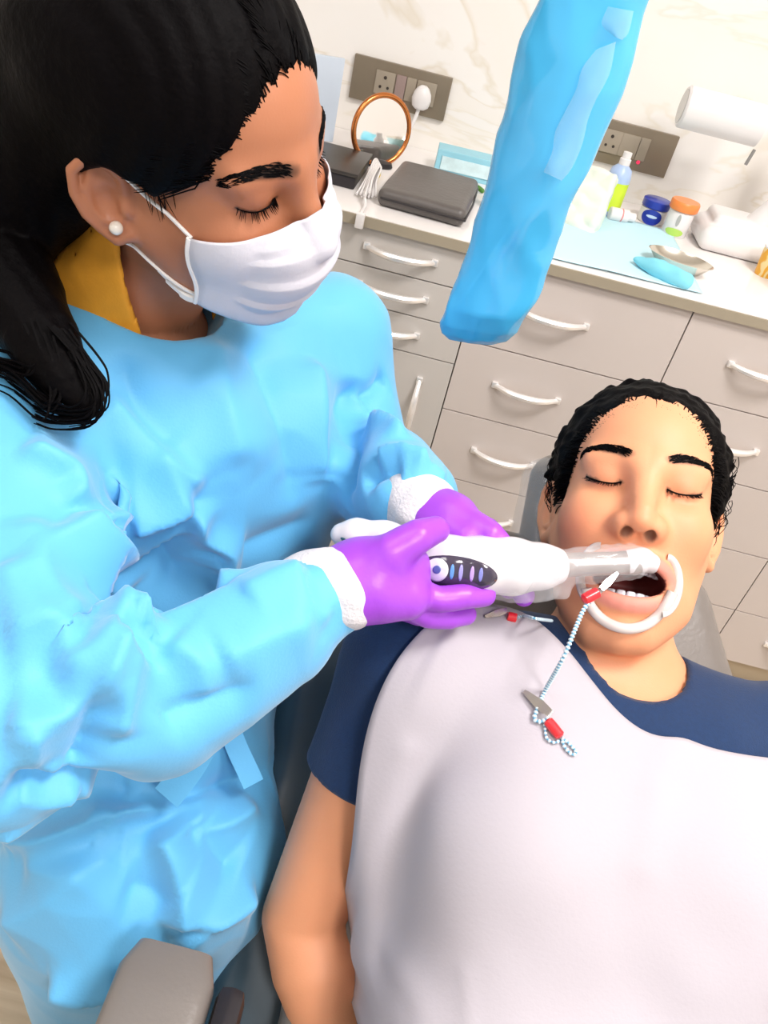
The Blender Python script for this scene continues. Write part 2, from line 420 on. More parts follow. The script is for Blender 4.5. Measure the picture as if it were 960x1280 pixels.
def head_near(p, jaw, op):
    ay = np.abs(p[:, 1]); q = np.stack([p[:, 0], ay, p[:, 2]], 1)     # mirrored
    j = jaw
    d = ell(p, (-0.010, 0, 0.048), (0.094, 0.0715, 0.086))
    d = smin(d, ell(p, (0.030, 0, 0.055), (0.066, 0.0615, 0.060)), 0.02)
    d = smin(d, ell(p, (0.034, 0, -0.014), (0.0585, 0.0575, 0.062)), 0.03)
    d = smin(d, chain(q, [(0.072 - 0.3 * j, 0.0, -0.088 - j), (0.066 - 0.3 * j, 0.016, -0.086 - j), (0.044 - .2 * j, 0.040, -0.064 - 0.7 * j), (0.004, 0.0545, -0.026)], [0.0185, 0.018, 0.019, 0.016]), 0.035)
    d = smin(d, ell(p, (0.046, 0, -0.056 - 0.5 * j), (0.047, 0.044, 0.042)), 0.03)
    d = smin(d, ell(q, (0.060, 0.040, -0.014), (0.025, 0.022, 0.021)), 0.03)
    # eyes
    d = smax(d, -ell(q, (0.101, 0.031, 0.021), (0.016, 0.020, 0.0115)), 0.022)
    d = smin(d, ell(q, (0.074, 0.0315, 0.0215), (0.0145, 0.0160, 0.0135)), 0.006)
    d = smin(d, cone(q, (0.088, 0.012, 0.035), (0.075, 0.046, 0.038), 0.0060, 0.0050), 0.020)
    # nose
    d = smin(d, chain(p, [(0.090, 0, 0.030), (0.099, 0, 0.010), (0.1115, 0, -0.012), (0.1130, 0, -0.0195)], [0.0070, 0.0075, 0.0092, 0.0092]), 0.022)
    d = smin(d, ell(q, (0.0990, 0.0142, -0.0235), (0.0120, 0.0080, 0.0085)), 0.013)
    # mouth
    if op:
        nm = (p[:, 0] > 0.055) & (ay < 0.06) & (np.abs(p[:, 2] + 0.066) < 0.045)
        d = smin(d, masked(lip_sdf, p, nm, np.full(len(p), 0.02)), 0.008)
        d = smax(d, -ell(p, (0.070, 0, -0.0665), (0.045, 0.0305, 0.0165)), 0.004)
    else:
        d = smin(d, ell(p, (0.086, 0, -0.050), (0.014, 0.022, 0.0065)), 0.008)
        d = smin(d, ell(p, (0.084, 0, -0.060), (0.014, 0.018, 0.0065)), 0.008)
    d = smax(d, -ell(q, (0.1065, 0.0092, -0.0330), (0.0085, 0.0052, 0.0080)), 0.0025)
    # ears
    e = np.full(len(p), 1.0)
    for s in (-1, 1):
        m = (np.abs(p[:, 0]) < 0.07) & (p[:, 1] * s > 0.03) & (np.abs(p[:, 2]) < 0.07)
        if m.any(): e[m] = np.minimum(e[m], ear_sdf(p[m], s, 20.0, 0.0660) if op else ear_sdf(p[m], s))
    d = smin(d, e, 0.006)
    return d
LIP = []
for th in np.linspace(0, 2 * math.pi, 28):
    y = 0.0345 * math.cos(th); z = -0.0665 + (0.0185 if math.sin(th) > 0 else 0.0205) * math.sin(th)
    LIP.append((0.0960 - 13.0 * y * y - (0.004 if math.sin(th) < 0 else 0.0) - 0.12 * max(0, -0.0665 - z), y, z))
LIPR = [0.0050 + (0.0022 * max(0, -math.sin(th)) + 0.0008 * max(0, math.sin(th))) for th in np.linspace(0, 2 * math.pi, 28)]
def lip_sdf(p): return chain(p, LIP, LIPR)
def brow_pts(s):
    return [(0.0955, s * 0.013, 0.0385), (0.0935, s * 0.026, 0.0425), (0.0855, s * 0.040, 0.0440), (0.0720, s * 0.0520, 0.0390)]
def lash_pts(s):
    return [(0.0865, s * 0.0185, 0.0170), (0.0895, s * 0.026, 0.0135), (0.0890, s * 0.034, 0.0130), (0.0840, s * 0.042, 0.0155), (0.0765, s * 0.0485, 0.0195)]
def head_color(L, base, lipc, browc, op=False, bw=0.0052):
    """real colours of the skin, brows, lips, lash line and mouth lining, plus painted nostril shade"""
    C = np.tile(np.array(base, float), (len(L), 1))
    def mixin(w, c):
        nonlocal C
        w = np.clip(w, 0, 1)[:, None]; C = C * (1 - w) + np.array(c, float) * w
    mixin(0.35 * np.exp(-((np.abs(L[:, 1]) - 0.042) ** 2 + (L[:, 2] + 0.02) ** 2) / 0.02 ** 2) * (L[:, 0] > 0.03), (base[0] * 0.98, base[1] * 0.72, base[2] * 0.66))
    mixin(0.25 * np.exp(-((L[:, 0] - 0.115) ** 2 + L[:, 1] ** 2 + (L[:, 2] + 0.02) ** 2) / 0.018 ** 2), (base[0], base[1] * 0.72, base[2] * 0.66))
    for s in (-1, 1):
        d, t, _, _ = line_dist(L, brow_pts(s)); wd = bw * (1 - 0.5 * t)
        mixin(1.15 - (d / wd) ** 2, browc)
        d, t, _, _ = line_dist(L, spline(lash_pts(s), 5)); mixin(1.2 - (d / 0.0021) ** 2, (0.012, 0.008, 0.007))
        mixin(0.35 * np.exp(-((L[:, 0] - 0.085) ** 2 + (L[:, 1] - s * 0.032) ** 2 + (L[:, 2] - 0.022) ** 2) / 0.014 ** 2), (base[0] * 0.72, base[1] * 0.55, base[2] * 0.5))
        nd = ell(L, (0.1065, s * 0.0092, -0.0330), (0.0083, 0.0050, 0.0078)); mixin(0.9 - nd / 0.0014, (0.045, 0.010, 0.006))  # dark shade painted into the nostril recesses
    if op:
        ld = lip_sdf(L); mixin(1.3 - np.abs(ld) / 0.0016, lipc)
        cd_ = ell(L, (0.070, 0, -0.0665), (0.045, 0.0305, 0.0165)); mixin((cd_ < 0.0015) * (L[:, 0] < 0.088) * 1.0, (0.16, 0.022, 0.020))
    else:
        d = np.minimum(ell(L, (0.086, 0, -0.050), (0.015, 0.022, 0.007)), ell(L, (0.084, 0, -0.060), (0.015, 0.018, 0.007))); mixin(0.7 - d / 0.002, lipc)
    return C
class Pose:
    def __init__(s, R, t): s.R = np.array(R); s.t = np.array(t)
    def loc(s, p): return (p - s.t) @ s.R
    def w(s, q): return np.asarray(q, float) @ s.R.T + s.t
# ------------------------------------------------------------------ hand (local: x towards the fingertips, y towards the thumb side, z out of the back of the hand)
def hand_sdf(q, fingers, thumb, k=0.006, fat=1.0):
    d = rbox(q, (0.045, 0.0, 0.0), (0.046, 0.038, 0.0135), 0.013)
    d = smin(d, ell(q, (0.030, 0.024, -0.008), (0.030, 0.018, 0.016)), 0.012)
    d = smin(d, chain(q, [(-0.055, 0, 0), (-0.01, 0, 0), (0.02, 0, 0)], [0.027, 0.026, 0.022]), 0.025)
    for pts in fingers:
        n = len(pts); d = smin(d, chain(q, pts, [0.0098 * fat, 0.0092 * fat, 0.0086 * fat, 0.0074 * fat][:n]), k)
    d = smin(d, chain(q, thumb, [0.0155, 0.0125, 0.0105, 0.0085]), 0.010)
    return d
def finger(y, lens, bends, x0=0.086, spread=0.0):
    """joint positions of one finger, curling towards -z"""
    p = np.array([x0, y, 0.0]); a = 0.0; pts = [p]
    for l, b in zip(lens, bends):
        a += math.radians(b); p = p + l * np.array([math.cos(a) * math.cos(spread), math.sin(spread) * math.cos(a), -math.sin(a)]); pts.append(p)
    return pts
def hairline(mb, pose, zs, xs, n, seed, r0=0.0005, fwd=0.004, steps=9, step=0.006, rh=(0.115, 0.0905, 0.106), ch=(-0.022, 0, 0.052), jaw=0.0, op=False, zr=(0.0, 0.125)):
    """fine hairs rooted along the hairline and swept back over the hair"""
    rs_ = np.random.RandomState(seed); rh = np.array(rh); ch = np.array(ch)
    z = rs_.uniform(*zr, n); s = np.where(rs_.rand(n) < 0.5, 1.0, -1.0); x = np.interp(z, zs, xs) + rs_.uniform(-0.004, fwd, n)
    y = s * 0.074 * np.sqrt(np.maximum(1 - (x / 0.100) ** 2 - ((z - 0.045) / 0.092) ** 2, 0)); y = np.where((rs_.rand(n) < 0.8) | (z < 0.09), y, y * rs_.rand(n))
    q = np.stack([x, y, z], 1); hs = lambda p: head_sdf(p, jaw, op); q = q - grad(hs, q) * (hs(q) - 0.0002)[:, None]
    dr = np.stack([-np.ones(n), 0.25 * s * rs_.uniform(-1, 1, n), 0.30 + rs_.uniform(-0.25, 0.25, n)], 1); dr /= np.linalg.norm(dr, axis=1)[:, None]
    pts = [q]
    for i in range(steps):
        q = q + dr * step * (0.6 + 0.1 * i); m = np.linalg.norm((q - ch) / rh, axis=1); lift = min(1.0, (i + 1) / 3.0)
        q = ch + (q - ch) * np.where(m < 1, 1 + (1 / np.maximum(m, 0.1) - 1) * lift * 1.01, 1.0)[:, None]
        pts.append(q); dr = dr + np.array([-0.05, 0, -0.06]); dr /= np.linalg.norm(dr, axis=1)[:, None]
    pts = np.array(pts)
    for k in range(n): mb.tube([pose.w(v) for v in pts[:, k]], [r0 * 0.4] + [r0] * (steps - 1) + [r0 * 0.3], 4)
def face_hairs(pose, parent, m, jaw=0.0, op=False, bw=0.0045, lash=0.006, seed=1, lower=0.35):
    """eyebrows and eyelashes as short hairs standing on the skin"""
    rs_ = np.random.RandomState(seed); hs = lambda p: head_sdf(p, jaw, op)
    for s in (-1, 1):
        n = 150; t = rs_.rand(n); bp = np.array(spline(brow_pts(s), 12)); ii = t * (len(bp) - 1); i0 = np.minimum(ii.astype(int), len(bp) - 2); f = (ii - i0)[:, None]
        c = bp[i0] * (1 - f) + bp[i0 + 1] * f; tan = bp[i0 + 1] - bp[i0]; tan /= np.linalg.norm(tan, axis=1)[:, None]
        wd = bw * (1 - 0.55 * t) * np.where(t < 0.08, 0.7, 1.0); c = c + np.array([0, 0, 1.0]) * (rs_.uniform(-1, 1, n) * wd)[:, None]
        q = [c, c + tan * 0.004 + np.array([0, 0, 0.0012]), c + tan * 0.008 + np.array([0, 0, 0.0008])]; out = []
        for k, v in enumerate(q):
            for _ in range(4): v = v - grad(hs, v) * (hs(v) - (0.0002, 0.0010, 0.0008)[k])[:, None]
            out.append(v)
        mb = MB()
        for k in range(n): mb.tube([pose.w(v[k]) for v in out], [0.00042, 0.00042, 0.00012], 4)
        mb.build('eyebrow', m, parent, smooth=True)
        lp = np.array(spline(lash_pts(s), 10)); g = grad(hs, lp); lp = lp - g * (hs(lp) - 0.0003)[:, None]; mb = MB(); mb.tube([pose.w(v) for v in lp], 0.00075, 5)
        for k in range(44):
            i = rs_.randint(1, len(lp) - 1); d = g[i] * 0.9 + np.array([0, 0, -0.55]) + np.array([0, s * 0.5 * (i / len(lp) - 0.3), 0]); d /= np.linalg.norm(d); L_ = lash * rs_.uniform(0.7, 1.1)
            mb.tube([pose.w(lp[i]), pose.w(lp[i] + d * L_ * 0.5), pose.w(lp[i] + d * L_ + np.array([0, 0, 0.001]))], [0.0004, 0.0003, 0.0001], 4)
        mb.build('eyelashes', m, parent, smooth=True)
# ================================================================== patient
M_skinP = mat('patient_skin', (0.7, 0.4, 0.25), 0.56, vcol=True, sss=0.12, var=0.03, vscale=40, bump=0.08, bscale=500)
M_hair = mat('black_hair', (0.0016, 0.0011, 0.0014), 0.6, spec=0.06, bump=0.5, bscale=160)
M_navy = mat('navy_cotton', (0.0020, 0.025, 0.092), 0.85, var=0.22, vscale=260, bump=0.3, bscale=700, sheen=0.1)
PB = (0.78, 0.340, 0.178)
pp = Pose([[-0.2328, 0.9718, -0.038], [-0.666, -0.1308, 0.7344], [0.7087, 0.1963, 0.6777]], [0.2329, 0.6438, 0.9062])
SRp = np.array([0.055, 0.500, 0.795]); SLp = np.array([0.440, 0.530, 0.785])
bx = SLp - SRp; bx /= np.linalg.norm(bx)
by = np.array([0.05, -0.82, -0.57]); by -= bx * (bx @ by); by /= np.linalg.norm(by)
bz = np.cross(bx, by); bz *= np.sign(bz[2]); BM = np.stack([bx, by, bz], 1)
MS = (SRp + SLp) / 2
def B(x, y, z): return MS + bx * x + by * y + bz * z     # body frame: x to the patient's left, y to the feet, z out of the chest
NB = pp.w((-0.030, 0, -0.150))
EL = P(380, 1145, 0.765); WR = P(436, 1365, 0.735); HD = P(470, 1455, 0.72)
EL2 = B(0.235, 0.235, -0.06); WR2 = B(0.12, 0.42, 0.06)
def torso(p):
    q = (p - MS) @ BM
    d = rbox(q, (0, 0.16, -0.005), (0.150, 0.185, 0.088), 0.080)
    d = smin(d, ell(q, (0, 0.385, -0.01), (0.155, 0.16, 0.095)), 0.08)
    d = smin(d, ell(q, (-0.075, 0.135, 0.052), (0.065, 0.07, 0.048)), 0.05)
    d = smin(d, ell(q, (0.075, 0.135, 0.052), (0.065, 0.07, 0.048)), 0.05)
    d = smin(d, cone(p, NB - 0.005 * by + 0.01 * bz, SRp + 0.006 * bz, 0.047, 0.052), 0.05); d = smin(d, cone(p, NB + 0.02 * by, SLp, 0.045, 0.050), 0.05)
    return d
def armR(p): return chain(p, [SRp, SRp * .45 + EL * .55, EL, EL * .72 + WR * .28, WR, HD], [0.050, 0.044, 0.0400, 0.0425, 0.026, 0.028])
def armL(p): return chain(p, [SLp, EL2, EL2 * .7 + WR2 * .3, WR2], [0.050, 0.040, 0.041, 0.026])
def pneck(p): return chain(p, [pp.w((-0.018, 0, -0.020)), pp.w((-0.020, 0, -0.085)), NB], [0.050, 0.0525, 0.060])
def pbody(p):
    L = pp.loc(p); d = head_sdf(L, jaw=0.022, op=True)
    d = smin(d, pneck(p), 0.030)
    d = smin(d, torso(p) + 0.006, 0.03)
    d = smin(d, armR(p), 0.02); d = smin(d, armL(p), 0.02)
    return d
person2 = thing('person', 'reclined patient in a navy t-shirt under a white bib, mouth held open', 'person', tuple(B(0, 0.55, -0.13)))
def pcol(V):
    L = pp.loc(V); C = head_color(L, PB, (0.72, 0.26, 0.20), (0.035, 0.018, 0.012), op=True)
    return C
o = solid('body', pbody, (-0.10, 0.16, 0.42), (0.62, 0.86, 1.10), 0.0065, M_skinP, person2, pcol, fine=(pp.w((0.02, 0, -0.005)) - 0.125, pp.w((0.02, 0, -0.005)) + 0.125, 0.0021))
# hair
def phair(p):
    L = pp.loc(p); ay = np.abs(L[:, 1])
    d = ell(L, (-0.014, 0, 0.048), (0.106, 0.0845, 0.0960))
    cut = L[:, 0] - np.interp(L[:, 2], [-0.15, -0.03, 0.0, 0.02, 0.04, 0.065, 0.085, 0.10, 0.13], [-0.06, 0.008, 0.026, 0.042, 0.056, 0.072, 0.084, 0.092, 0.10]) + 0.004 * (ay < 0.03) * np.cos(ay / 0.03 * 1.57)
    n = 0.0036 * wob(L, 190, 3) + 0.0022 * wob(L, 400, 4)
    d = smax(d + n * (0.35 + 0.65 * np.clip((0.06 - L[:, 0]) / 0.05, 0, 1)), cut + 0.5 * n, 0.012)
    d = smax(d, -(L[:, 2] + 0.035), 0.01)
    ear = np.minimum(ell(L, (-0.006, 0.090, -0.012), (0.036, 0.040, 0.046)), ell(L, (-0.006, -0.090, -0.012), (0.036, 0.040, 0.046)))
    return smax(d, -ear, 0.006)
face_hairs(pp, person2, M_hair, 0.022, True, bw=0.0038, lash=0.006, seed=4)
hr = solid('hair', phair, pp.t - 0.16, pp.t + 0.17, 0.0025, M_hair, person2)
ms = MB(); rs = random.Random(5)
for i in range(60):
    s = 1 if i % 3 else -1
    th = rs.uniform(-0.35, 0.25)
    y = s * 0.0835 * math.cos(th * 0.8) ; z = 0.048 + 0.1015 * math.sin(th) * 0.95
    x = rs.uniform(-0.05, 0.035) + 0.02 * math.sin(max(th, 0))
    b = np.array([x, y * 0.97, z]); out = np.array([0.1, y / 0.0835, (z - 0.048) / 0.1]); out /= np.linalg.norm(out)
    tdir = np.array([rs.uniform(-.3, .3), -0.15 * s, -1.0]); R_ = rs.uniform(0.0015, 0.004); L_ = rs.uniform(0.014, 0.026); ph = rs.uniform(0, 6)
    pts = [pp.w(b + tdir * L_ * u + out * (0.001 + R_ * (0.6 + math.sin(ph + 5 * u)) * math.sin(math.pi * (0.1 + 0.8 * u))) + np.array([1, 0, 0]) * R_ * math.cos(ph + 5 * u)) for u in np.linspace(0, 1, 10)]
    ms.tube(pts, [0.0004] * 9 + [0.00015], 4)
hairline(ms, pp, [-0.15, -0.03, 0.0, 0.02, 0.04, 0.065, 0.085, 0.10, 0.13], [-0.06, 0.008, 0.026, 0.042, 0.056, 0.072, 0.082, 0.088, 0.10], 300, 19, r0=0.0006, rh=(0.107, 0.0855, 0.0970), ch=(-0.014, 0, 0.048), jaw=0.022, op=True, zr=(0.0, 0.105), steps=6)
ms.build('stray_curls', M_hair, hr, smooth=True)['kind'] = 'stuff'
# t-shirt
def shirt(p):
    d = torso(p) - 0.003
    sl = chain(p, [SRp, SRp * .55 + EL * .45], [0.057, 0.055]); ax = (EL - SRp) / np.linalg.norm(EL - SRp)
    sl = smax(sl, (p - (SRp + ax * 0.118)) @ ax, 0.004)
    sl2 = chain(p, [SLp, SLp * .5 + EL2 * .5], [0.058, 0.056]); ax2 = (EL2 - SLp) / np.linalg.norm(EL2 - SLp)
    sl2 = smax(sl2, (p - (SLp + ax2 * 0.13)) @ ax2, 0.004)
    d = smin(smin(d, sl, 0.025), sl2, 0.025)
    d = d + 0.0016 * wob(p, 55, 9)
    # round neck opening
    nk = cone(p, pp.w((-0.012, 0, -0.05)), NB + 0.004 * by + 0.028 * bz, 0.058, 0.064)
    return smax(d, -nk, 0.004)
solid('t_shirt', shirt, (-0.10, 0.10, 0.42), (0.62, 0.70, 0.95), 0.005, M_navy, person2)
# trousers and legs beyond the lower edge of the picture
def legs(p):
    d = None
    for s in (-1, 1):
        e = chain(p, [B(s * 0.085, 0.46, -0.03), np.array([0.28 + s * 0.10, -0.42, 0.60]), np.array([0.28 + s * 0.09, -0.86, 0.50])], [0.090, 0.062, 0.042])
        e = np.minimum(e, cone(p, (0.28 + s * 0.09, -0.90, 0.485), (0.28 + s * 0.11, -0.93, 0.62), 0.036, 0.028))
        d = e if d is None else smin(d, e, 0.04)
    return d
solid('trousers', legs, (-0.05, -1.02, 0.36), (0.62, 0.30, 0.80), 0.010, mat('dark_denim', (0.02, 0.028, 0.05), 0.9, var=0.1, vscale=80), person2)
# ================================================================== clinician
M_skinD = mat('clinician_skin', (0.5, 0.25, 0.13), 0.45, vcol=True, sss=0.10, var=0.03, vscale=40, bump=0.08, bscale=500)
M_gown = mat('blue_nonwoven', (0.120, 0.465, 0.800), 0.58, spec=0.4, var=0.02, vscale=5, bump=0.12, bscale=420, sheen=0.30)
M_knit = mat('white_knit', (0.72, 0.69, 0.72), 0.85, bump=0.6, bscale=350)
M_glove = mat('purple_nitrile', (0.36, 0.065, 0.66), 0.38, spec=0.5, var=0.05, vscale=30, bump=0.25, bscale=90)
M_mask = mat('mask_fabric', (0.66, 0.655, 0.72), 0.75, bump=0.15, bscale=300)
M_strap = mat('mask_elastic', (0.90, 0.88, 0.86), 0.7)
M_yellow = mat('mustard_cotton', (0.78, 0.33, 0.02), 0.8, var=0.10, vscale=60, bump=0.2, bscale=500)
M_pearl = mat('pearl', (0.9, 0.85, 0.76), 0.15, coat=0.6)
DB = (0.46, 0.180, 0.090)
dp = Pose([[0.9151, 0.3937, -0.0214], [-0.3797, 0.8657, -0.3163], [-0.106, 0.2976, 0.9484]], [-0.2031, 0.6035, 1.1514])
ND = np.array([-0.268, 0.655, 1.000])
SRd = np.array([-0.315, 0.505, 0.940]); SLd = np.array([-0.105, 0.800, 0.945])
dax = SLd - SRd; dax[2] = 0; dax /= np.linalg.norm(dax); dnf = np.array([dax[1], -dax[0], 0.0]); DM = np.stack([dax, dnf, np.array([0, 0, 1.0])], 1)
MD = (SRd + SLd) / 2
ERd = P(15, 905, 0.530); WRd = P(428, 738, 0.612)
ELd = P(445, 575, 0.900); WLd = P(528, 630, 0.700)
dp.R = dp.R @ rotm((0, 0, 1), 5.0)
person1 = thing('person', 'clinician in a light blue gown, purple gloves and white mask holding the scanner', 'person', (-0.25, 0.62, 0.0))
def dneck(p): return chain(p, [dp.w((-0.020, 0, -0.020)), dp.w((-0.032, 0, -0.085)), ND, ND + [0, 0, -0.06]], [0.048, 0.0500, 0.058, 0.09])
def dbody(p):
    d = head_sdf(dp.loc(p)); d = smin(d, dneck(p), 0.030)
    q = (p - MD) @ DM
    d = smin(d, rbox(q, (0, -0.02, -0.22), (0.13, 0.075, 0.22), 0.07), 0.05)
    return d
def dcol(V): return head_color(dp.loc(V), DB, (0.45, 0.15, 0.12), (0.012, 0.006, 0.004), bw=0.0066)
hc = dp.w((0.02, 0, -0.005))
solid('body', dbody, (-0.42, 0.40, 0.48), (0.02, 0.92, 1.34), 0.0075, M_skinD, person1, dcol, fine=(hc - 0.12, hc + 0.12, 0.0021))

# ---- gown
def gown0(p):
    q = (p - MD) @ DM
    d = rbox(q, (0.0, 0.000, -0.205), (0.168, 0.112, 0.245), 0.105)
    d = smin(d, cone(p, ND + [0.0, 0, -0.045], SRd, 0.060, 0.062), 0.06); d = smin(d, cone(p, ND + [0, 0, -0.045], SLd, 0.060, 0.062), 0.06)
    d = smin(d, ell(q, (0.02, 0.075, -0.12), (0.13, 0.055, 0.13)), 0.06)
    d = smin(d, ell(p, ND + dnf * 0.030 + [0, 0, -0.030], (0.085, 0.085, 0.046)), 0.03)
    # skirt over the lap and hanging to the shins
    sk = chain(p, [np.array([-0.255, 0.640, 0.66]), np.array([-0.160, 0.435, 0.500]), np.array([-0.135, 0.385, 0.25]), np.array([-0.135, 0.39, 0.12])], [0.150, 0.158, 0.122, 0.120])
    sk = smin(sk, chain(p, [np.array([-0.255, 0.640, 0.62]), np.array([-0.26, 0.62, 0.40])], [0.17, 0.16]), 0.06)
    d = smin(d, sk, 0.05)
    a = chain(p, [SRd, SRd * .5 + ERd * .5 + [0, 0, -0.005], ERd, ERd * .6 + WRd * .4 + [0, 0, -0.026], ERd * .22 + WRd * .78 + [0, 0, -0.012], ERd * .06 + WRd * .94], [0.068, 0.072, 0.070, 0.066, 0.052, 0.037])
    l = chain(p, [SLd, SLd * .45 + ELd * .55, ELd, ELd * .5 + WLd * .5, ELd * .12 + WLd * .88], [0.064, 0.062, 0.062, 0.058, 0.046])
    d = smin(d, a, 0.018); d = smin(d, l, 0.022)
    return d
FOLDS = []
def fold(px, amp, wl, wr=None):
    """a cloth fold traced over the gown: ridge (amp > 0) or valley, with its own width on either side"""
    pts = []
    s = spline([np.array(q, float) for q in px], 6)
    FOLDS.append((np.array(s), amp, wl, wr or wl))
def gown_disp(V, N):
    allp = march_many(gown0, np.concatenate([f[0] for f in FOLDS])); k0 = 0
    D = np.zeros(len(V))
    for px, amp, wl, wr in FOLDS:
        pts = allp[k0:k0 + len(px)]; k0 += len(px)
        m = (np.abs(V - pts.mean(0)) < (np.ptp(pts, axis=0) / 2 + 3 * max(wl, wr) + 0.02)).all(1)
        if not m.any(): continue
        d, t, off, tan = line_dist(V[m], pts)
        sd = (tan @ _R) * (off @ _U) - (tan @ _U) * (off @ _R)      # >0: left of the stroke
        wd = np.where(sd > 0, wl, wr)
        tp = np.clip(np.minimum(t, 1 - t) / 0.18, 0, 1); tp = tp * tp * (3 - 2 * tp)
        D[m] += 2.1 * amp * tp * np.exp(-(d / wd) ** 1.35)
    D += 0.0022 * wob(V * np.array([1, 1, 0.55]), 34, 21) - 0.0042 * np.abs(wob(V * np.array([1, 1, 0.6]), 30, 23)) - 0.0015 * np.abs(wob(V, 62, 24))
    return N * D[:, None]
# chest and shoulder
fold([(127, 484), (170, 530), (221, 583), (262, 610)], 0.007, 0.008, 0.030)
fold([(312, 411), (340, 480), (365, 560), (372, 640)], -0.006, 0.020)
fold([(392, 440), (404, 520), (402, 610)], 0.007, 0.020)
fold([(270, 410), (280, 500), (300, 590)], 0.005, 0.024)
fold([(448, 470), (440, 540), (427, 632)], -0.009, 0.012, 0.020)
fold([(20, 560), (60, 580), (86, 600), (88, 640)], 0.008, 0.018, 0.008)
fold([(84, 640), (110, 672), (146, 713), (163, 742)], 0.013, 0.010, 0.026)
fold([(130, 590), (138, 640), (110, 660)], 0.008, 0.010, 0.008)
fold([(130, 655), (150, 620), (165, 655), (163, 690)], 0.008, 0.009)
fold([(167, 651), (205, 645), (246, 627)], 0.011, 0.026, 0.007)
fold([(246, 627), (252, 672), (284, 692), (271, 729)], 0.010, 0.012, 0.007)
fold([(190, 690), (215, 720), (240, 750)], -0.012, 0.026)
fold([(163, 742), (150, 790), (110, 832), (60, 850)], 0.011, 0.010, 0.020)
fold([(196, 768), (172, 797), (140, 840), (112, 880)], 0.013, 0.010, 0.014)
fold([(180, 790), (150, 815)], -0.012, 0.010)
fold([(177, 822), (165, 850), (156, 885), (148, 930)], 0.008, 0.008, 0.016)
fold([(0, 905), (45, 905), (85, 893), (125, 860)], 0.009, 0.016, 0.009)
fold([(115, 865), (112, 905), (108, 940), (95, 985)], -0.008, 0.009)
fold([(40, 905), (42, 940), (52, 975), (95, 990)], 0.007, 0.010)
fold([(365, 705), (376, 735), (392, 762), (420, 778)], 0.0035, 0.012, 0.010)
fold([(270, 830), (330, 800), (400, 775)], 0.005, 0.018)
fold([(300, 745), (340, 725), (385, 712)], 0.004, 0.014)
fold([(0, 800), (60, 790), (110, 800)], 0.006, 0.020)
# lap
fold([(0, 970), (90, 1000), (225, 1000), (370, 952)], -0.016, 0.016, 0.022)
fold([(0, 1045), (60, 1048), (130, 1022), (235, 992)], 0.011, 0.012, 0.010)
fold([(60, 1005), (140, 1012), (215, 1010), (300, 985)], 0.008, 0.012, 0.010)
fold([(190, 1032), (213, 1080), (223, 1130), (221, 1165)], 0.013, 0.034, 0.010)
fold([(215, 1187), (265, 1145), (322, 1108)], 0.010, 0.010, 0.026)
fold([(0, 1155), (60, 1128), (130, 1080)], 0.007, 0.018, 0.030)
fold([(60, 1220), (110, 1235), (165, 1222)], 0.010, 0.016, 0.012)
fold([(150, 1110), (190, 1120), (215, 1135)], -0.006, 0.022)
fold([(250, 1020), (270, 1060), (300, 1090)], -0.007, 0.022)
fold([(30, 1075), (90, 1090), (150, 1070)], 0.005, 0.020, 0.014)
fold([(20, 1010), (60, 1020), (110, 1010)], 0.005, 0.010)
fold([(240, 1040), (285, 1030), (330, 1000)], 0.006, 0.018, 0.010)
fold([(235, 460), (290, 520), (330, 600)], 0.003, 0.030)
fold([(150, 430), (175, 520), (215, 570)], -0.004, 0.014)
fold([(40, 640), (50, 720), (90, 790)], 0.006, 0.018)
fold([(0, 700), (30, 760), (90, 830)], 0.005, 0.016)
fold([(210, 800), (250, 830), (260, 880)], 0.005, 0.014)
fold([(300, 690), (330, 680), (400, 650)], -0.005, 0.018)
fold([(200, 905), (240, 880), (330, 850)], -0.004, 0.016)
# far sleeve
fold([(458, 526), (480, 530), (505, 545)], 0.008, 0.010)
fold([(470, 575), (500, 566), (540, 575)], 0.007, 0.010)
fold([(455, 500), (475, 485), (488, 470)], -0.006, 0.010)
fold([(452, 610), (470, 590), (505, 585)], -0.006, 0.010)
fold([(520, 572), (545, 583), (565, 598)], 0.003, 0.012)
NECKH = [ND + np.array([0.010, -0.004, -0.020]), ND + np.array([0.024, -0.012, 0.03]), ND + np.array([0.04, -0.02, 0.11])]
def gown(p):
    return smax(gown0(p), -chain(p, NECKH, [0.052, 0.064, 0.080]), 0.006)
V, Q = polygonize(gown, (-0.55, 0.10, 0.02), (0.12, 1.00, 1.12), 0.0037)
V = V + gown_disp(V, vnormals(V, Q))
gw = link('gown', mesh_np('gown', V, Q), M_gown, person1)
# ties hanging at the waist
def ribbon(px, wd, parent, name, m, th=0.0008, lift=0.004, f=gown0):
    c = []
    e = march(f, *px[-1]); Ze = (e - CAM) @ _F - 0.022
    for x, y in spline([np.array(q, float) for q in px], 5): c.append(P(x, y, Ze))
    c = np.array(c); mb = MB(); rr = []
    for i in range(len(c)):
        t = c[min(i + 1, len(c) - 1)] - c[max(i - 1, 0)]; t /= np.linalg.norm(t); n = CAM - c[i]; n /= np.linalg.norm(n); s = np.cross(t, n); s /= np.linalg.norm(s); n = np.cross(s, t)
        rr.append([c[i] - s * wd / 2 - n * th, c[i] + s * wd / 2 - n * th, c[i] + s * wd / 2 + n * th, c[i] - s * wd / 2 + n * th])
    mb.loft(rr); return mb.build(name, m, parent, smooth=True)
ribbon([(262, 910), (246, 945), (226, 975), (208, 997)], 0.026, gw, 'tie', M_gown)
ribbon([(280, 890), (295, 932), (308, 960), (317, 980)], 0.020, gw, 'tie', M_gown)
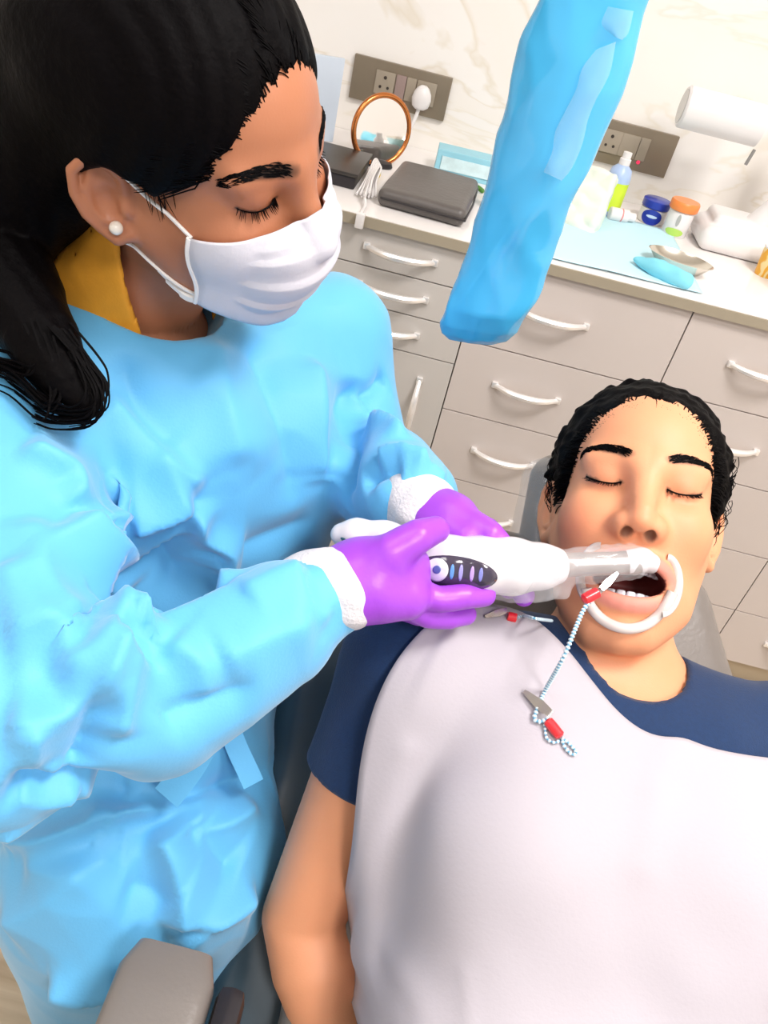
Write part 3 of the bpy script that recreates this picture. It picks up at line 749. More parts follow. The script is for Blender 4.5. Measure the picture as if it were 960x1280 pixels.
# mustard collar of the shirt worn under the gown
def collar(p):
    d = np.abs(chain(p, [dp.w((-0.034, 0, -0.075)), ND + [0.002, -0.002, 0.012], ND + [0.004, -0.004, -0.05]], [0.0580, 0.070, 0.075])) - 0.0024
    q = dp.loc(p)
    d = smax(d, q[:, 0] + 0.024 + 0.25 * (q[:, 2] + 0.09), 0.004)                                  # open at the throat
    return smax(d, (q[:, 2] + 0.078 + 1.0 * q[:, 0]) * 0.7, 0.004)
solid('shirt_collar', collar, ND - 0.12, ND + 0.13, 0.0030, M_yellow, person1)
# cuffs
def tubesolid(name, pts, rad, m, parent, h=0.003, nz=0.0, ns=200):
    pts = [np.asarray(q) for q in pts]; P_ = np.array(pts); r = max(rad) + 0.012
    return solid(name, lambda p: chain(p, pts, rad) + nz * wob(p, ns, 5), P_.min(0) - r, P_.max(0) + r, h, m, parent)
tubesolid('cuff', [P(388, 742, 0.612), P(412, 738, 0.609), P(432, 736, 0.607)], [0.0335, 0.0335, 0.0315], M_knit, person1, 0.0025, 0.001)
tubesolid('cuff', [P(522, 630, 0.706), P(530, 637, 0.699)], [0.0320, 0.0315], M_knit, person1, 0.0025, 0.001)
# gloves
def gloveR(p):
    c = P(477, 724, 0.614); x = P(560, 736, 0.618) - P(450, 726, 0.610); x /= np.linalg.norm(x)
    y = _U * math.cos(0.5) + _F * math.sin(0.5); y -= x * (x @ y); y /= np.linalg.norm(y); M = np.stack([x, y, np.cross(x, y)], 1)
    d = rbox(p, c, (0.038, 0.029, 0.017), 0.016, M)
    d = smin(d, cone(p, P(420, 737, 0.606), P(465, 730, 0.608), 0.0285, 0.0270), 0.02)
    d = smin(d, chain(p, [P(462, 708, 0.606), P(490, 690, 0.594), P(522, 671, 0.596), P(545, 662, 0.606)], [0.0185, 0.0150, 0.0130, 0.0105]), 0.014)
    d = smin(d, chain(p, [P(500, 738, 0.616), P(548, 749, 0.618), P(582, 746, 0.622), P(606, 744, 0.632)], [0.0135, 0.0106, 0.0098, 0.0088]), 0.003)
    d = smin(d, chain(p, [P(496, 748, 0.618), P(535, 768, 0.630), P(562, 772, 0.638), P(582, 768, 0.648)], [0.0130, 0.0106, 0.0096, 0.0088]), 0.003)
    d = smin(d, chain(p, [P(492, 750, 0.624), P(524, 766, 0.642), P(546, 766, 0.656), P(560, 758, 0.670)], [0.0125, 0.0105, 0.0096, 0.0088]), 0.006)
    d = smin(d, chain(p, [P(484, 750, 0.628), P(510, 762, 0.648), P(528, 762, 0.662), P(538, 752, 0.674)], [0.0120, 0.0098, 0.0088, 0.0080]), 0.006)
    return d + 0.0004 * wob(p, 260, 31)
solid('glove', gloveR, P(500, 715, 0.615) - 0.105, P(500, 715, 0.615) + 0.105, 0.0022, M_glove, person1)
def gloveL(p):
    d = chain(p, [P(515, 628, 0.712), P(534, 640, 0.696), P(562, 650, 0.680)], [0.0275, 0.0270, 0.0240])
    d = smin(d, chain(p, [P(562, 642, 0.675), P(592, 655, 0.660), P(613, 668, 0.650), P(622, 675, 0.650)], [0.0145, 0.0120, 0.0108, 0.0095]), 0.010)
    d = smin(d, chain(p, [P(540, 655, 0.678), P(560, 664, 0.662), P(580, 672, 0.652)], [0.0145, 0.0125, 0.0105]), 0.010)
    d = smin(d, chain(p, [P(566, 648, 0.688), P(608, 662, 0.690), P(644, 700, 0.700), P(655, 745, 0.688)], [0.0130, 0.0112, 0.0105, 0.0092]), 0.006)
    d = smin(d, chain(p, [P(560, 652, 0.695), P(600, 668, 0.705), P(630, 705, 0.712), P(636, 736, 0.700)], [0.0125, 0.0108, 0.0100, 0.0088]), 0.006)
    d = smin(d, chain(p, [P(552, 656, 0.700), P(588, 675, 0.715), P(610, 705, 0.718), P(616, 728, 0.705)], [0.0115, 0.0098, 0.0090, 0.0080]), 0.006)
    return d + 0.0004 * wob(p, 260, 33)
solid('glove', gloveL, P(575, 680, 0.69) - 0.11, P(575, 680, 0.69) + 0.11, 0.0024, M_glove, person1)
# ---- mask
def mask_grid():
    cen = spline([(0.1050, 0.0040), (0.1160, -0.0120), (0.1200, -0.0300), (0.1160, -0.0550), (0.1000, -0.0790), (0.0800, -0.0940)], 8)
    nv = len(cen); nu = 41; V = []; 
    for i, (cx, cz) in enumerate(cen):
        v = i / (nv - 1); sx = 0.052 - 0.006 * v; sy = 0.0600 - 0.006 * v; sz = -0.006 - 0.058 * v
        pl = 0.0030 * max(0.0, 1 - ((v * 4.2) % 1.0) * 1.3) if 0.12 < v < 0.9 else 0.0
        for j in range(nu):
            u = -1 + 2 * j / (nu - 1); a = abs(u) * math.pi / 2
            x = sx + (cx - sx) * math.cos(a) ** 0.80; y = math.copysign(sy * math.sin(a) ** 0.92, u); z = cz + (sz - cz) * abs(u) ** 1.7
            g = 1 - abs(u) ** 3; n = np.array([math.cos(a), math.copysign(math.sin(a), u), -0.2]); 
            V.append(np.array([x, y, z]) + n * pl * g)
    F = [(i * nu + j, i * nu + j + 1, (i + 1) * nu + j + 1, (i + 1) * nu + j) for i in range(nv - 1) for j in range(nu - 1)]
    return np.array(V), np.array(F), nv, nu
Vm, Fm, nv, nu = mask_grid()
for _ in range(3):
    hd = head_sdf(Vm); Vm = Vm + grad(head_sdf, Vm) * np.maximum(0.0045 - hd, 0)[:, None]
face_hairs(dp, person1, M_hair, bw=0.0056, lash=0.008, seed=6)
mk = link('face_mask', mesh_np('face_mask', dp.w(Vm), Fm), M_mask, person1)
so = mk.modifiers.new('thick', 'SOLIDIFY'); so.thickness = 0.0012; so.offset = 0
for j in (0, nu - 1):
    MB().tube([dp.w(Vm[i * nu + j]) for i in range(nv)], 0.0020, 6).build('binding', M_strap, mk, smooth=True)
def strap(name, pts, rad, off=0.0015):
    q = np.array(spline(pts, 8)); 
    for _ in range(3):
        d = head_sdf(q); q = q + grad(head_sdf, q) * np.maximum(off - d, 0)[:, None]
    return MB().tube([dp.w(v) for v in q], rad, 6).build(name, M_strap, mk, smooth=True)
for s in (-1, 1):
    strap('ear_loop', [(0.052, s * 0.0600, -0.007), (0.025, s * 0.0690, 0.008), (0.003, s * 0.0755, 0.026), (-0.012, s * 0.0820, 0.036)], 0.0014)
    strap('ear_loop', [(0.046, s * 0.0540, -0.060), (0.020, s * 0.0640, -0.050), (-0.002, s * 0.0700, -0.038), (-0.012, s * 0.0780, -0.031)], 0.0014)
    strap('loop_tail', [(0.047, s * 0.0540, -0.063), (0.037, s * 0.0580, -0.064), (0.023, s * 0.0610, -0.058), (0.015, s * 0.0630, -0.053)], [0.0042] * 10 + [0.0030] * 7 + [0.0016] * 8)
# pearl stud
lb = march(lambda p: head_sdf(dp.loc(p)), 145, 285); 
MB().lathe([(0.0001, -0.0052), (0.0030, -0.0043), (0.0048, -0.0015), (0.0048, 0.0015), (0.0030, 0.0043), (0.0001, 0.0052)], lb - pray(145, 285) * 0.003, axis=-_F, n=16).build('earring', M_pearl, person1, smooth=True, angle=80)
# ---- hair
HB = [dp.w((-0.085, 0.0, 0.03)), P(-36, 300, 0.640), P(6, 355, 0.612), P(50, 420, 0.590), P(82, 470, 0.578), P(104, 503, 0.574)]
def dhair(p):
    L = dp.loc(p); ay = np.abs(L[:, 1])
    d = ell(L, (-0.022, 0, 0.052), (0.115, 0.0905, 0.106))
    cut = L[:, 0] - np.interp(L[:, 2], [-0.15, -0.03, 0.0, 0.02, 0.04, 0.07, 0.10, 0.13], [-0.06, -0.020, 0.004, 0.034, 0.062, 0.082, 0.091, 0.095])
    d = smax(d, cut, 0.014)
    ear = np.minimum(ell(L, (0.004, 0.092, -0.016), (0.036, 0.046, 0.048)), ell(L, (0.004, -0.092, -0.016), (0.036, 0.046, 0.048)))
    d = smax(d, -ear, 0.008)
    d = smax(d, -(L[:, 2] + 0.05 + 0.35 * L[:, 0]), 0.02)
    d = smin(d, ell(L, (-0.085, 0.0, 0.00), (0.060, 0.075, 0.075)), 0.03)
    b = chain(p, HB, [0.060, 0.054, 0.040, 0.027, 0.019, 0.009])
    d = smin(d, b, 0.03)
    fl = np.sin(L[:, 1] * 330 + L[:, 0] * 120 + 6 * wob(L, 30, 8)) * 0.0008 + 0.0012 * wob(L, 60, 9)
    return d + fl
hD = solid('hair', dhair, (-0.55, 0.30, 0.86), (0.02, 0.80, 1.36), 0.0040, M_hair, person1)
ms = MB(); rs = random.Random(11)
tails = [[(60, 420), (75, 470), (60, 505), (20, 470), (-15, 455)], [(90, 440), (112, 490), (95, 515), (55, 500), (10, 468)], [(100, 450), (122, 495), (110, 520), (70, 522), (45, 512)], [(40, 400), (52, 440), (40, 462), (15, 455), (-10, 450)], [(70, 410), (108, 455), (124, 480), (118, 510), (85, 515)]]
for k, tl in enumerate(tails):
    for i in range(26):
        jx, jy = rs.gauss(0, 6), rs.gauss(0, 4); Z0 = 0.572 + rs.uniform(-0.012, 0.012); sp = rs.uniform(0.3, 1.5)
        pts = spline([P(x + jx * (1 - 0.12 * q * sp) + rs.gauss(0, 1.5), y + jy * (1 + 0.25 * q * sp), Z0 + 0.002 * q) for q, (x, y) in enumerate(tl)], 5)
        n = len(pts); ms.tube(pts, [0.0011 * (1 - 0.75 * (q / n) ** 2) for q in range(n)], 4)
# wisps at the temple, in front of the ear and beyond the forehead
for i in range(16):
    y0 = -rs.uniform(0.060, 0.074); x0 = rs.uniform(0.016, 0.034)
    q = np.array(spline([(x0 + 0.004, y0 - 0.004, 0.040), (x0 + 0.004, y0 - 0.004, 0.022), (x0 + 0.004 + rs.uniform(-.004, .006), y0, 0.004 - rs.uniform(0, 0.010))], 5))
    d = head_sdf(q); q = q + grad(head_sdf, q) * np.maximum(0.0008 - d, 0)[:, None]
    ms.tube([dp.w(v) for v in q], [0.00035] * (len(q) - 2) + [0.0002, 0.0001], 4)
hairline(ms, dp, [-0.15, -0.03, 0.0, 0.02, 0.04, 0.07, 0.10, 0.13], [-0.06, -0.012, 0.006, 0.034, 0.062, 0.081, 0.090, 0.094], 420, 17, zr=(0.032, 0.125))
ms.build('loose_strands', M_hair, hD, smooth=True)['kind'] = 'stuff'
# ================================================================== chair, bib, scanner and the things at the mouth
M_vinyl = mat('taupe_vinyl', (0.20, 0.175, 0.158), 0.32, var=0.04, vscale=12, bump=0.12, bscale=250)
M_vinylD = mat('dark_teal_vinyl', (0.030, 0.055, 0.075), 0.35, var=0.05, vscale=12)
M_blackp = mat('black_plastic', (0.018, 0.014, 0.016), 0.4)
M_steel = mat('brushed_steel', (0.62, 0.60, 0.57), 0.25, metal=1.0)
M_film = mat('clear_film', (0.95, 0.95, 0.97), 0.08, spec=0.8, alpha=0.20, bump=0.7, bscale=90)
chair = thing('dental_chair', 'reclined dental chair with taupe and dark padding under the patient', 'chair', (0.26, 0.05, 0.0))
def backrest(p):
    q = (p - MS) @ BM; k = 1.0 + 0.55 * np.clip((0.02 - q[:, 1]) / 0.20, 0, 1) ** 1.3; q = q * np.stack([k, np.ones_like(k), np.ones_like(k)], 1)
    return rbox(q, (0, 0.17, -0.140), (0.232, 0.36, 0.040), 0.038) * 0.8
solid('backrest', backrest, (-0.15, -0.05, 0.20), (0.70, 0.90, 0.98), 0.010, M_vinyl, chair)
def rim(p):
    q = (p - MS) @ BM; k = 1.0 + 0.55 * np.clip((0.02 - q[:, 1]) / 0.20, 0, 1) ** 1.3; q = q * np.stack([k, np.ones_like(k), np.ones_like(k)], 1)
    return rbox(q, (-0.015, 0.17, -0.200), (0.285, 0.365, 0.035), 0.030) * 0.8
solid('back_shell', rim, (-0.15, -0.05, 0.14), (0.70, 0.90, 0.94), 0.010, M_vinylD, chair)
HRc = pp.w((-0.135, -0.012, 0.012))
hrs = solid('headrest', lambda p: rbox((p - HRc) @ pp.R, (0, 0, 0), (0.034, 0.098, 0.085), 0.032), HRc - 0.16, HRc + 0.16, 0.006, M_vinyl, chair)
solid('plastic_cover', lambda p: rbox((p - HRc) @ pp.R, (0.002, -0.004, -0.004), (0.038, 0.103, 0.082), 0.032) + 0.002 * wob(p, 90, 3), HRc - 0.17, HRc + 0.17, 0.005, M_film, hrs)
sb = MB(); sb.tube([HRc - pp.R[:, 0] * 0.03, B(0, -0.10, -0.19), B(0, 0.0, -0.20)], 0.018, 10); sb.build('headrest_bar', M_steel, chair, smooth=True)
solid('seat', lambda p: rbox(p, (0.285, -0.36, 0.455), (0.26, 0.40, 0.045), 0.04), (0.0, -0.8, 0.38), (0.58, 0.08, 0.54), 0.012, M_vinyl, chair)
solid('leg_rest', lambda p: rbox(p, (0.285, -0.93, 0.405), (0.20, 0.20, 0.04), 0.035, rotm((1, 0, 0), 6)), (0.0, -1.2, 0.32), (0.58, -0.68, 0.50), 0.012, M_vinyl, chair)
MB().box((0.285, -0.30, 0.22), (0.20, 0.34, 0.40), bev=0.03).build('pedestal', M_paint, chair, smooth=True)
MB().box((0.285, -0.28, 0.02), (0.50, 0.90, 0.04), bev=0.012).build('base_plate', M_paint, chair, smooth=True)
ar0 = np.array([-0.0770, 0.292, 0.628])
ar = MB(); sec = []
for t in np.linspace(0, 1, 24):
    y = 0.292 - 0.50 * t; e = min(t / 0.022, (1 - t) / 0.05, 1.0); sc = 0.80 + 0.20 * math.sqrt(max(0, 1 - (1 - e) ** 2))
    ring = []
    for a in np.linspace(0, 2 * math.pi, 24, endpoint=False):
        ca, sa = math.cos(a), math.sin(a); ring.append((-0.077 + sc * 0.040 * math.copysign(abs(ca) ** 0.30, ca), y, 0.602 + sc * 0.026 * math.copysign(abs(sa) ** 0.42, sa)))
    sec.append(ring)
ar.loft(sec); ar.build('armrest', M_vinyl, chair, smooth=True, angle=60)
MB().box((-0.022, 0.058, 0.572), (0.024, 0.44, 0.085), bev=0.010).build('armrest_bracket', M_blackp, chair, smooth=True)
MB().box((0.10, -0.06, 0.44), (0.28, 0.10, 0.05), bev=0.01).build('armrest_support', M_blackp, chair, smooth=True)

# ---- bib
M_bib = mat('bib_paper', (0.46, 0.425, 0.465), 0.85, var=0.012, vscale=4, bump=0.10, bscale=300)
BSUP = [P(492, 880, .705), P(488, 960, .705), P(486, 1060, .705), P(470, 1160, .705), P(490, 1260, .69), P(520, 1400, .66)]
def drape(p):
    d = shirt(p) - 0.001
    d = smin(d, torso(p) - 0.006, 0.02)
    sl = chain(p, [SRp, SRp * .45 + EL * .55, EL], [0.052, 0.040, 0.030]) + 0.010
    d = smin(d, sl, 0.05)
    return smin(d, chain(p, BSUP, [0.030, 0.030, 0.028, 0.028, 0.030, 0.035]), 0.05)
def resample(c, n):
    c = np.array(spline([np.array(q, float) for q in c], 12)); s = np.r_[0, np.cumsum(np.linalg.norm(np.diff(c, axis=0), axis=1))]
    u = np.linspace(0, s[-1], n); return np.stack([np.interp(u, s, c[:, i]) for i in (0, 1)], 1)
nu_, nv_ = 70, 90
top = resample([(556, 764), (600, 757), (655, 770), (700, 808), (740, 858), (770, 893), (800, 916), (832, 927), (848, 923), (880, 936), (930, 946), (985, 951), (1050, 962)], nu_)
left = resample([(556, 764), (510, 802), (480, 850), (462, 900), (450, 960), (445, 1030), (443, 1085), (425, 1168), (432, 1220), (458, 1290), (480, 1380), (500, 1480)], nv_)
right = resample([(1050, 962), (1080, 1200), (1080, 1480)], nv_)
bot = resample([(500, 1480), (800, 1480), (1080, 1480)], nu_)
BV = np.zeros((nv_, nu_, 3)); lastp = None
for i in range(nv_):
    for j in range(nu_):
        u, v = j / (nu_ - 1), i / (nv_ - 1)
        q = (1 - v) * top[j] + v * bot[j] + (1 - u) * left[i] + u * right[i] - ((1 - u) * (1 - v) * top[0] + u * (1 - v) * top[-1] + (1 - u) * v * bot[0] + u * v * bot[-1])
        BV[i, j, :2] = q
bw = march_many(drape, BV[:, :, :2].reshape(-1, 2)).reshape(nv_, nu_, 3)
for _ in range(10):                                   # the cloth bridges hollows
    s = bw.copy(); s[1:-1, 1:-1] = 0.5 * bw[1:-1, 1:-1] + 0.125 * (bw[2:, 1:-1] + bw[:-2, 1:-1] + bw[1:-1, 2:] + bw[1:-1, :-2]); bw = s
pf = bw.reshape(-1, 3)
for _ in range(2):
    d = drape(pf); pf = pf + grad(drape, pf) * np.maximum(0.0035 - d, 0)[:, None]
bw = pf.reshape(nv_, nu_, 3)
for _ in range(6):                                    # even out the hems
    for e in (bw[0], bw[:, 0], bw[:, 1], bw[:, 2], bw[1]): e[1:-1] = 0.5 * e[1:-1] + 0.25 * (e[2:] + e[:-2])
pf = bw.reshape(-1, 3)
bQ = np.array([(i * nu_ + j, i * nu_ + j + 1, (i + 1) * nu_ + j + 1, (i + 1) * nu_ + j) for i in range(nv_ - 1) for j in range(nu_ - 1)])
nrm = vnormals(pf, bQ); nrm *= np.sign((nrm * (CAM - pf)).sum(1))[:, None]
D = 0.0012 * wob(pf, 26, 41) + 0.0005 * wob(pf, 70, 42)
for px, amp, wd in [([(505, 935), (470, 1050), (440, 1165)], 0.0045, 0.012), ([(420, 1090), (520, 1240), (530, 1290)], 0.002, 0.012), ([(660, 1180), (760, 1130), (900, 1180)], -0.003, 0.03), ([(820, 1000), (800, 1100), (860, 1230)], 0.003, 0.025), ([(585, 1215), (590, 1290)], 0.002, 0.006), ([(575, 800), (560, 900), (555, 1000)], 0.003, 0.03), ([(840, 930), (815, 980), (800, 1080)], 0.003, 0.014)]:
    ln = march_many(drape, np.array(spline([np.array(q, float) for q in px], 6))); d, tt, _, _ = line_dist(pf, ln); D += amp * np.exp(-(d / wd) ** 2)
pf = pf + nrm * D[:, None]
bw = pf.reshape(nv_, nu_, 3)
for _ in range(30):
    for e in (bw[:, 0], bw[:, 1], bw[:, 2], bw[:, 3], bw[:, 4]): e[1:-1] = 0.5 * e[1:-1] + 0.25 * (e[2:] + e[:-2])
pf = bw.reshape(-1, 3)
bib = link('bib', mesh_np('bib', pf, bQ), M_bib); so = bib.modifiers.new('thick', 'SOLIDIFY'); so.thickness = 0.0009; so.offset = 0
tag(bib, 'white paper bib draped over the chest of the patient', 'bib')
from mathutils.bvhtree import BVHTree
bvh = BVHTree.FromPolygons([Vector(v) for v in pf], [tuple(map(int, q)) for q in bQ])
def on_bib(x, y, lift=0.002):
    r = Vector(pray(x, y)).normalized(); h = bvh.ray_cast(Vector(CAM), r)
    if h[0] is None: h = (bvh.find_nearest(Vector(P(x, y, 0.68)))[0],)
    return np.array(h[0]) - np.array(r) * lift

# ---- scanner
M_white = mat('white_gloss_plastic', (0.70, 0.67, 0.70), 0.28, coat=0.3)
M_screen = mat('dark_panel', (0.05, 0.04, 0.07), 0.12, coat=0.8, var=0.3, vscale=120)
M_probe = mat('grey_probe', (0.34, 0.30, 0.29), 0.3, metal=0.5)
SCX = [(427, 668, .650), (445, 669, .648), (480, 676, .645), (520, 690, .641), (560, 702, .639), (600, 707, .640), (640, 708, .644), (675, 708, .650), (704, 707, .655)]
SCR = [14, 20, 24, 28, 32, 35, 35, 28, 21]
scp = [P(*q) for q in SCX]; scr = [r * q[2] / FPX for r, q in zip(SCR, SCX)]
scanner = thing('intraoral_scanner', 'white handheld dental scanner with dark oval panel held at the mouth', 'scanner', tuple(P(600, 740, 0.65)))
def scan0(p): return chain(p, [p_ for p_ in scp], scr)
def scan_s(p):
    d = None
    for i in range(len(scp) - 1):
        e = cone(p, scp[i], scp[i + 1], scr[i], scr[i + 1]); d = e if d is None else smin(d, e, 0.006)
    ax = scp[-1] - scp[-2]; ax /= np.linalg.norm(ax)
    return smax(d, (p - scp[-1]) @ ax, 0.004)
A_ = np.array(scp); solid('body', scan_s, A_.min(0) - 0.05, A_.max(0) + 0.05, 0.0024, M_white, scanner)
def probe_s(p): return chain(p, [P(700, 706, .658), P(712, 706, .659), P(770, 704, .662), P(792, 703, .664)], [0.0115, 0.0100, 0.0098, 0.0108])
solid('probe', probe_s, P(745, 705, .66) - 0.06, P(745, 705, .66) + 0.06, 0.002, M_probe, scanner)
def tip_s(p):
    return chain(p, [P(786, 703, .663), P(802, 700, .665), P(812, 704, .672)], [0.0105, 0.0108, 0.0090])
solid('tip', tip_s, P(797, 703, .665) - 0.035, P(797, 703, .665) + 0.035, 0.002, M_white, scanner)
def patch(f, cx, cy, rx, ry, rot, lift, name, m, parent, th=0.0012, nr=8, na=40, inner=0.0, pw=2.0):
    rows = []; c, s = math.cos(rot), math.sin(rot)
    for k in range(nr + 1):
        r = inner + (1 - inner) * k / nr
        for a in np.linspace(0, 2 * math.pi, na, endpoint=False):
            u = rx * r * math.copysign(abs(math.cos(a)) ** (2 / pw), math.cos(a)); v = ry * r * math.copysign(abs(math.sin(a)) ** (2 / pw), math.sin(a)); rows.append((cx + u * c - v * s, cy + u * s + v * c))
    px = np.array(rows); w3 = march_many(f, px)
    w3 = w3 + (CAM - w3) / np.linalg.norm(CAM - w3, axis=1)[:, None] * lift
    q = np.array([(k * na + j, k * na + (j + 1) % na, (k + 1) * na + (j + 1) % na, (k + 1) * na + j) for k in range(nr) for j in range(na)])
    o = link(name, mesh_np(name, w3, q), m, parent); so = o.modifiers.new('thick', 'SOLIDIFY'); so.thickness = th; so.offset = 0; return o
win = patch(scan_s, 568, 716, 54, 21, 0.12, 0.0006, 'display_panel', M_screen, scanner)
patch(scan_s, 546, 712, 14.5, 14.5, 0, 0.0016, 'button', mat('button_white', (0.80, 0.80, 0.84), 0.3), win)
patch(scan_s, 546, 712, 5, 5, 0, 0.0026, 'button_dot', mat('button_blue', (0.10, 0.13, 0.38), 0.3), win, nr=3)
for cx, ry, colr in [(565, 12, (0.12, 0.30, 0.65)), (576, 13, (0.32, 0.30, 0.62)), (590, 12, (0.50, 0.34, 0.75)), (601, 11, (0.22, 0.24, 0.60))]:
    patch(scan_s, cx, 715 + (cx - 568) * 0.10, 2.6, ry * 0.8, 0.12, 0.0015, 'indicator', mat('indicator_%d' % cx, colr, 0.2, emis=colr, estr=0.12), win, nr=3, na=20, th=0.0006)
patch(scan_s, 433, 678, 9, 2.2, 0.75, 0.001, 'tail_slot', mat('slot_teal', (0.03, 0.10, 0.14), 0.3), scanner, nr=3)
def film(p):
    d = None
    c = [P(545, 700, .648), P(600, 708, .648), P(650, 712, .650), P(690, 715, .655), P(712, 708, .658), P(760, 704, .662), P(790, 702, .663)]; r = [.0225, .0250, .0245, .0195, .0155, .0145, .0150]
    d = chain(p, c, r); d = smin(d, chain(p, [P(640, 727, .648), P(680, 735, .652), P(703, 742, .655)], [.012, .0085, .003]), 0.012)
    d = d + 0.0013 * wob(p, 260, 51) + 0.0008 * wob(p, 600, 52)
    ax = scp[5] - scp[4]; return smax(d, -((p - P(556, 702, .648)) @ (ax / np.linalg.norm(ax))), 0.002)
solid('plastic_cover', film, P(670, 712, .655) - np.array([.10, .06, .06]), P(670, 712, .655) + np.array([.10, .06, .06]), 0.0022, M_film, scanner)

# ---- teeth, cheek retractor
M_tooth = mat('enamel', (0.84, 0.80, 0.86), 0.15, coat=0.4)
for row, zz, n, hh in ((0, -0.0795, 8, 0.0085), (1, -0.0535, 8, 0.0095)):
    for k in range(n):
        a = (k - (n - 1) / 2) * 0.30; x = 0.046 + 0.030 * math.cos(a); y = 0.0275 * math.sin(a); M = pp.R @ rotm((0, 0, 1), math.degrees(a))
        MB().box(pp.w((x, y, zz)), (0.0060, 0.0078, hh * 1.1), M, bev=0.0022).build('tooth', M_tooth, person2, smooth=True, angle=80)
M_gum = mat('gum', (0.50, 0.10, 0.12), 0.3)
gm = MB(); gm.tube([pp.w((0.0455 + 0.030 * math.cos(a), 0.0275 * math.sin(a), -0.0865)) for a in np.linspace(-1.15, 1.15, 14)], 0.0045, 8); gm.build('gum', M_gum, person2, smooth=True)
M_ret = mat('clear_white_plastic', (0.74, 0.67, 0.64), 0.18, coat=0.5, alpha=0.86)
ret = thing('cheek_retractor', 'clear white plastic cheek retractor spreading the lips', 'retractor', tuple(pp.w((0.09, 0, -0.10))))
def face_tube(px, rad, lift, name, parent, n=6):
    q = march_many(pbody, np.array(spline([np.array(v, float) for v in px], n))); q = q + (CAM - q) / np.linalg.norm(CAM - q, axis=1)[:, None] * lift
    for _ in range(6): q[1:-1] = 0.5 * q[1:-1] + 0.25 * (q[2:] + q[:-2])
    return MB().tube(list(q), rad, 10).build(name, M_ret, parent, smooth=True)
face_tube([(733, 735), (737, 756), (752, 774), (772, 784), (790, 786), (808, 781), (822, 770), (833, 756), (841, 740)], 0.0046, 0.004, 'bow', ret)
def flange(s, name):
    rr = []
    for k in range(17):
        th = -1.35 + 2.9 * k / 16; y = s * (0.0275 + 0.0105 * math.cos(th)); z = -0.0665 + 0.0235 * math.sin(th); x = 0.0900 - 11.0 * y * y - 0.002 * math.sin(th)
        c = np.array([x, y, z]); o = np.array([0.25, s * math.cos(th), math.sin(th)]); o /= np.linalg.norm(o); inn = np.array([-1.0, 0, 0])
        wd = 0.0085 * (0.55 + 0.45 * math.cos(th * 0.9)); ring = []
        for a in np.linspace(0, 2 * math.pi, 12, endpoint=False): ring.append(pp.w(c + np.array([0.008, 0, 0]) + o * wd * math.cos(a) * 0.75 + inn * (0.0030 * math.sin(a) + 0.55 * wd * max(0, -math.cos(a)))))
        rr.append(ring)
    return MB().loft(rr).build(name, M_ret, ret, smooth=True, angle=80)
flange(1, 'cheek_flange'); flange(-1, 'cheek_flange')

# ---- bib clips and their cords
M_cord = mat('blue_white_cord', (0.2, 0.5, 0.7), 0.5, vcol=True); M_red = mat('red_sleeve', (0.80, 0.02, 0.03), 0.35, coat=0.3)
def cord(pts, name, parent, rad=0.0019, per=0.0034):
    pts = np.array(spline(pts, 24)); s = np.r_[0, np.cumsum(np.linalg.norm(np.diff(pts, axis=0), axis=1))]; n = max(int(s[-1] / 0.0007), 8)
    u = np.linspace(0, s[-1], n); q = np.stack([np.interp(u, s, pts[:, i]) for i in range(3)], 1)
    mb = MB(); mb.tube(list(q), [rad * (0.82 + 0.28 * math.sin(2 * math.pi * v / per)) for v in u], 8); o = mb.build(name, M_cord, parent, smooth=True, angle=180)
    C = np.zeros((len(o.data.vertices), 3)); k = np.clip(np.arange(len(C)) // 8, 0, n - 1); m = (0.5 + 0.5 * np.sin(2 * np.pi * u[k] / per)) ; C[:] = np.array([0.03, 0.28, 0.48]) * (1 - m[:, None]) + np.array([0.80, 0.88, 0.90]) * m[:, None]
    set_col(o.data, C); return o
def jaws(a, b, name, parent, w_=0.0042):
    """two tapered steel leaves of an alligator clip from its nose a to its tail b"""
    a, b = np.asarray(a), np.asarray(b); ax = (b - a) / np.linalg.norm(b - a); n = CAM - a; n -= ax * (n @ ax); n /= np.linalg.norm(n); s = np.cross(ax, n); M = np.stack([ax, s, n], 1); L = np.linalg.norm(b - a)
    for sg in (1, -1):
        rr = []
        for t, wd, z in ((0, .35, .1), (.12, .55, .25), (.5, .9, .75), (.62, 1, .8), (.8, .9, 1.2), (1, .75, 1.5)):
            c = a + ax * L * t + n * sg * z * 0.0028; rr.append([c + s * w_ * wd + n * .0004 * sg, c - s * w_ * wd + n * .0004 * sg, c - s * w_ * wd - n * .0007 * sg, c + s * w_ * wd - n * .0007 * sg])
        MB().loft(rr).build(name, M_steel, parent, smooth=True, angle=30)
    return M
def sleeve(a, b, r, parent):
    a, b = np.asarray(a), np.asarray(b); L = np.linalg.norm(b - a); return MB().lathe([(r * .6, 0), (r, L * .08), (r * 1.05, L * .5), (r, L * .92), (r * .6, L)], a, axis=b - a, n=14).build('sleeve', M_red, parent, smooth=True)
c1 = thing('bib_clip', 'steel bib clip with red sleeve hanging on a beaded cord below the chin', 'clip', tuple(on_bib(690, 940)))
jaws(on_bib(655, 864, .004), on_bib(688, 892, .006), 'jaw', c1); sleeve(on_bib(684, 900, .006), on_bib(701, 921, .006), 0.0042, c1)
up = P(737, 752, 0.640)
cord([P(741, 748, .640), P(728, 765, .632), P(705, 820, .612), on_bib(682, 862, .006), on_bib(674, 880, .005), on_bib(668, 898, .004), on_bib(676, 902, .004), on_bib(686, 898, .005)], 'cord', c1)
cord([on_bib(681, 905, .003), on_bib(683, 922, .003), on_bib(692, 928, .003), on_bib(700, 926, .004)], 'cord', c1, 0.0013)
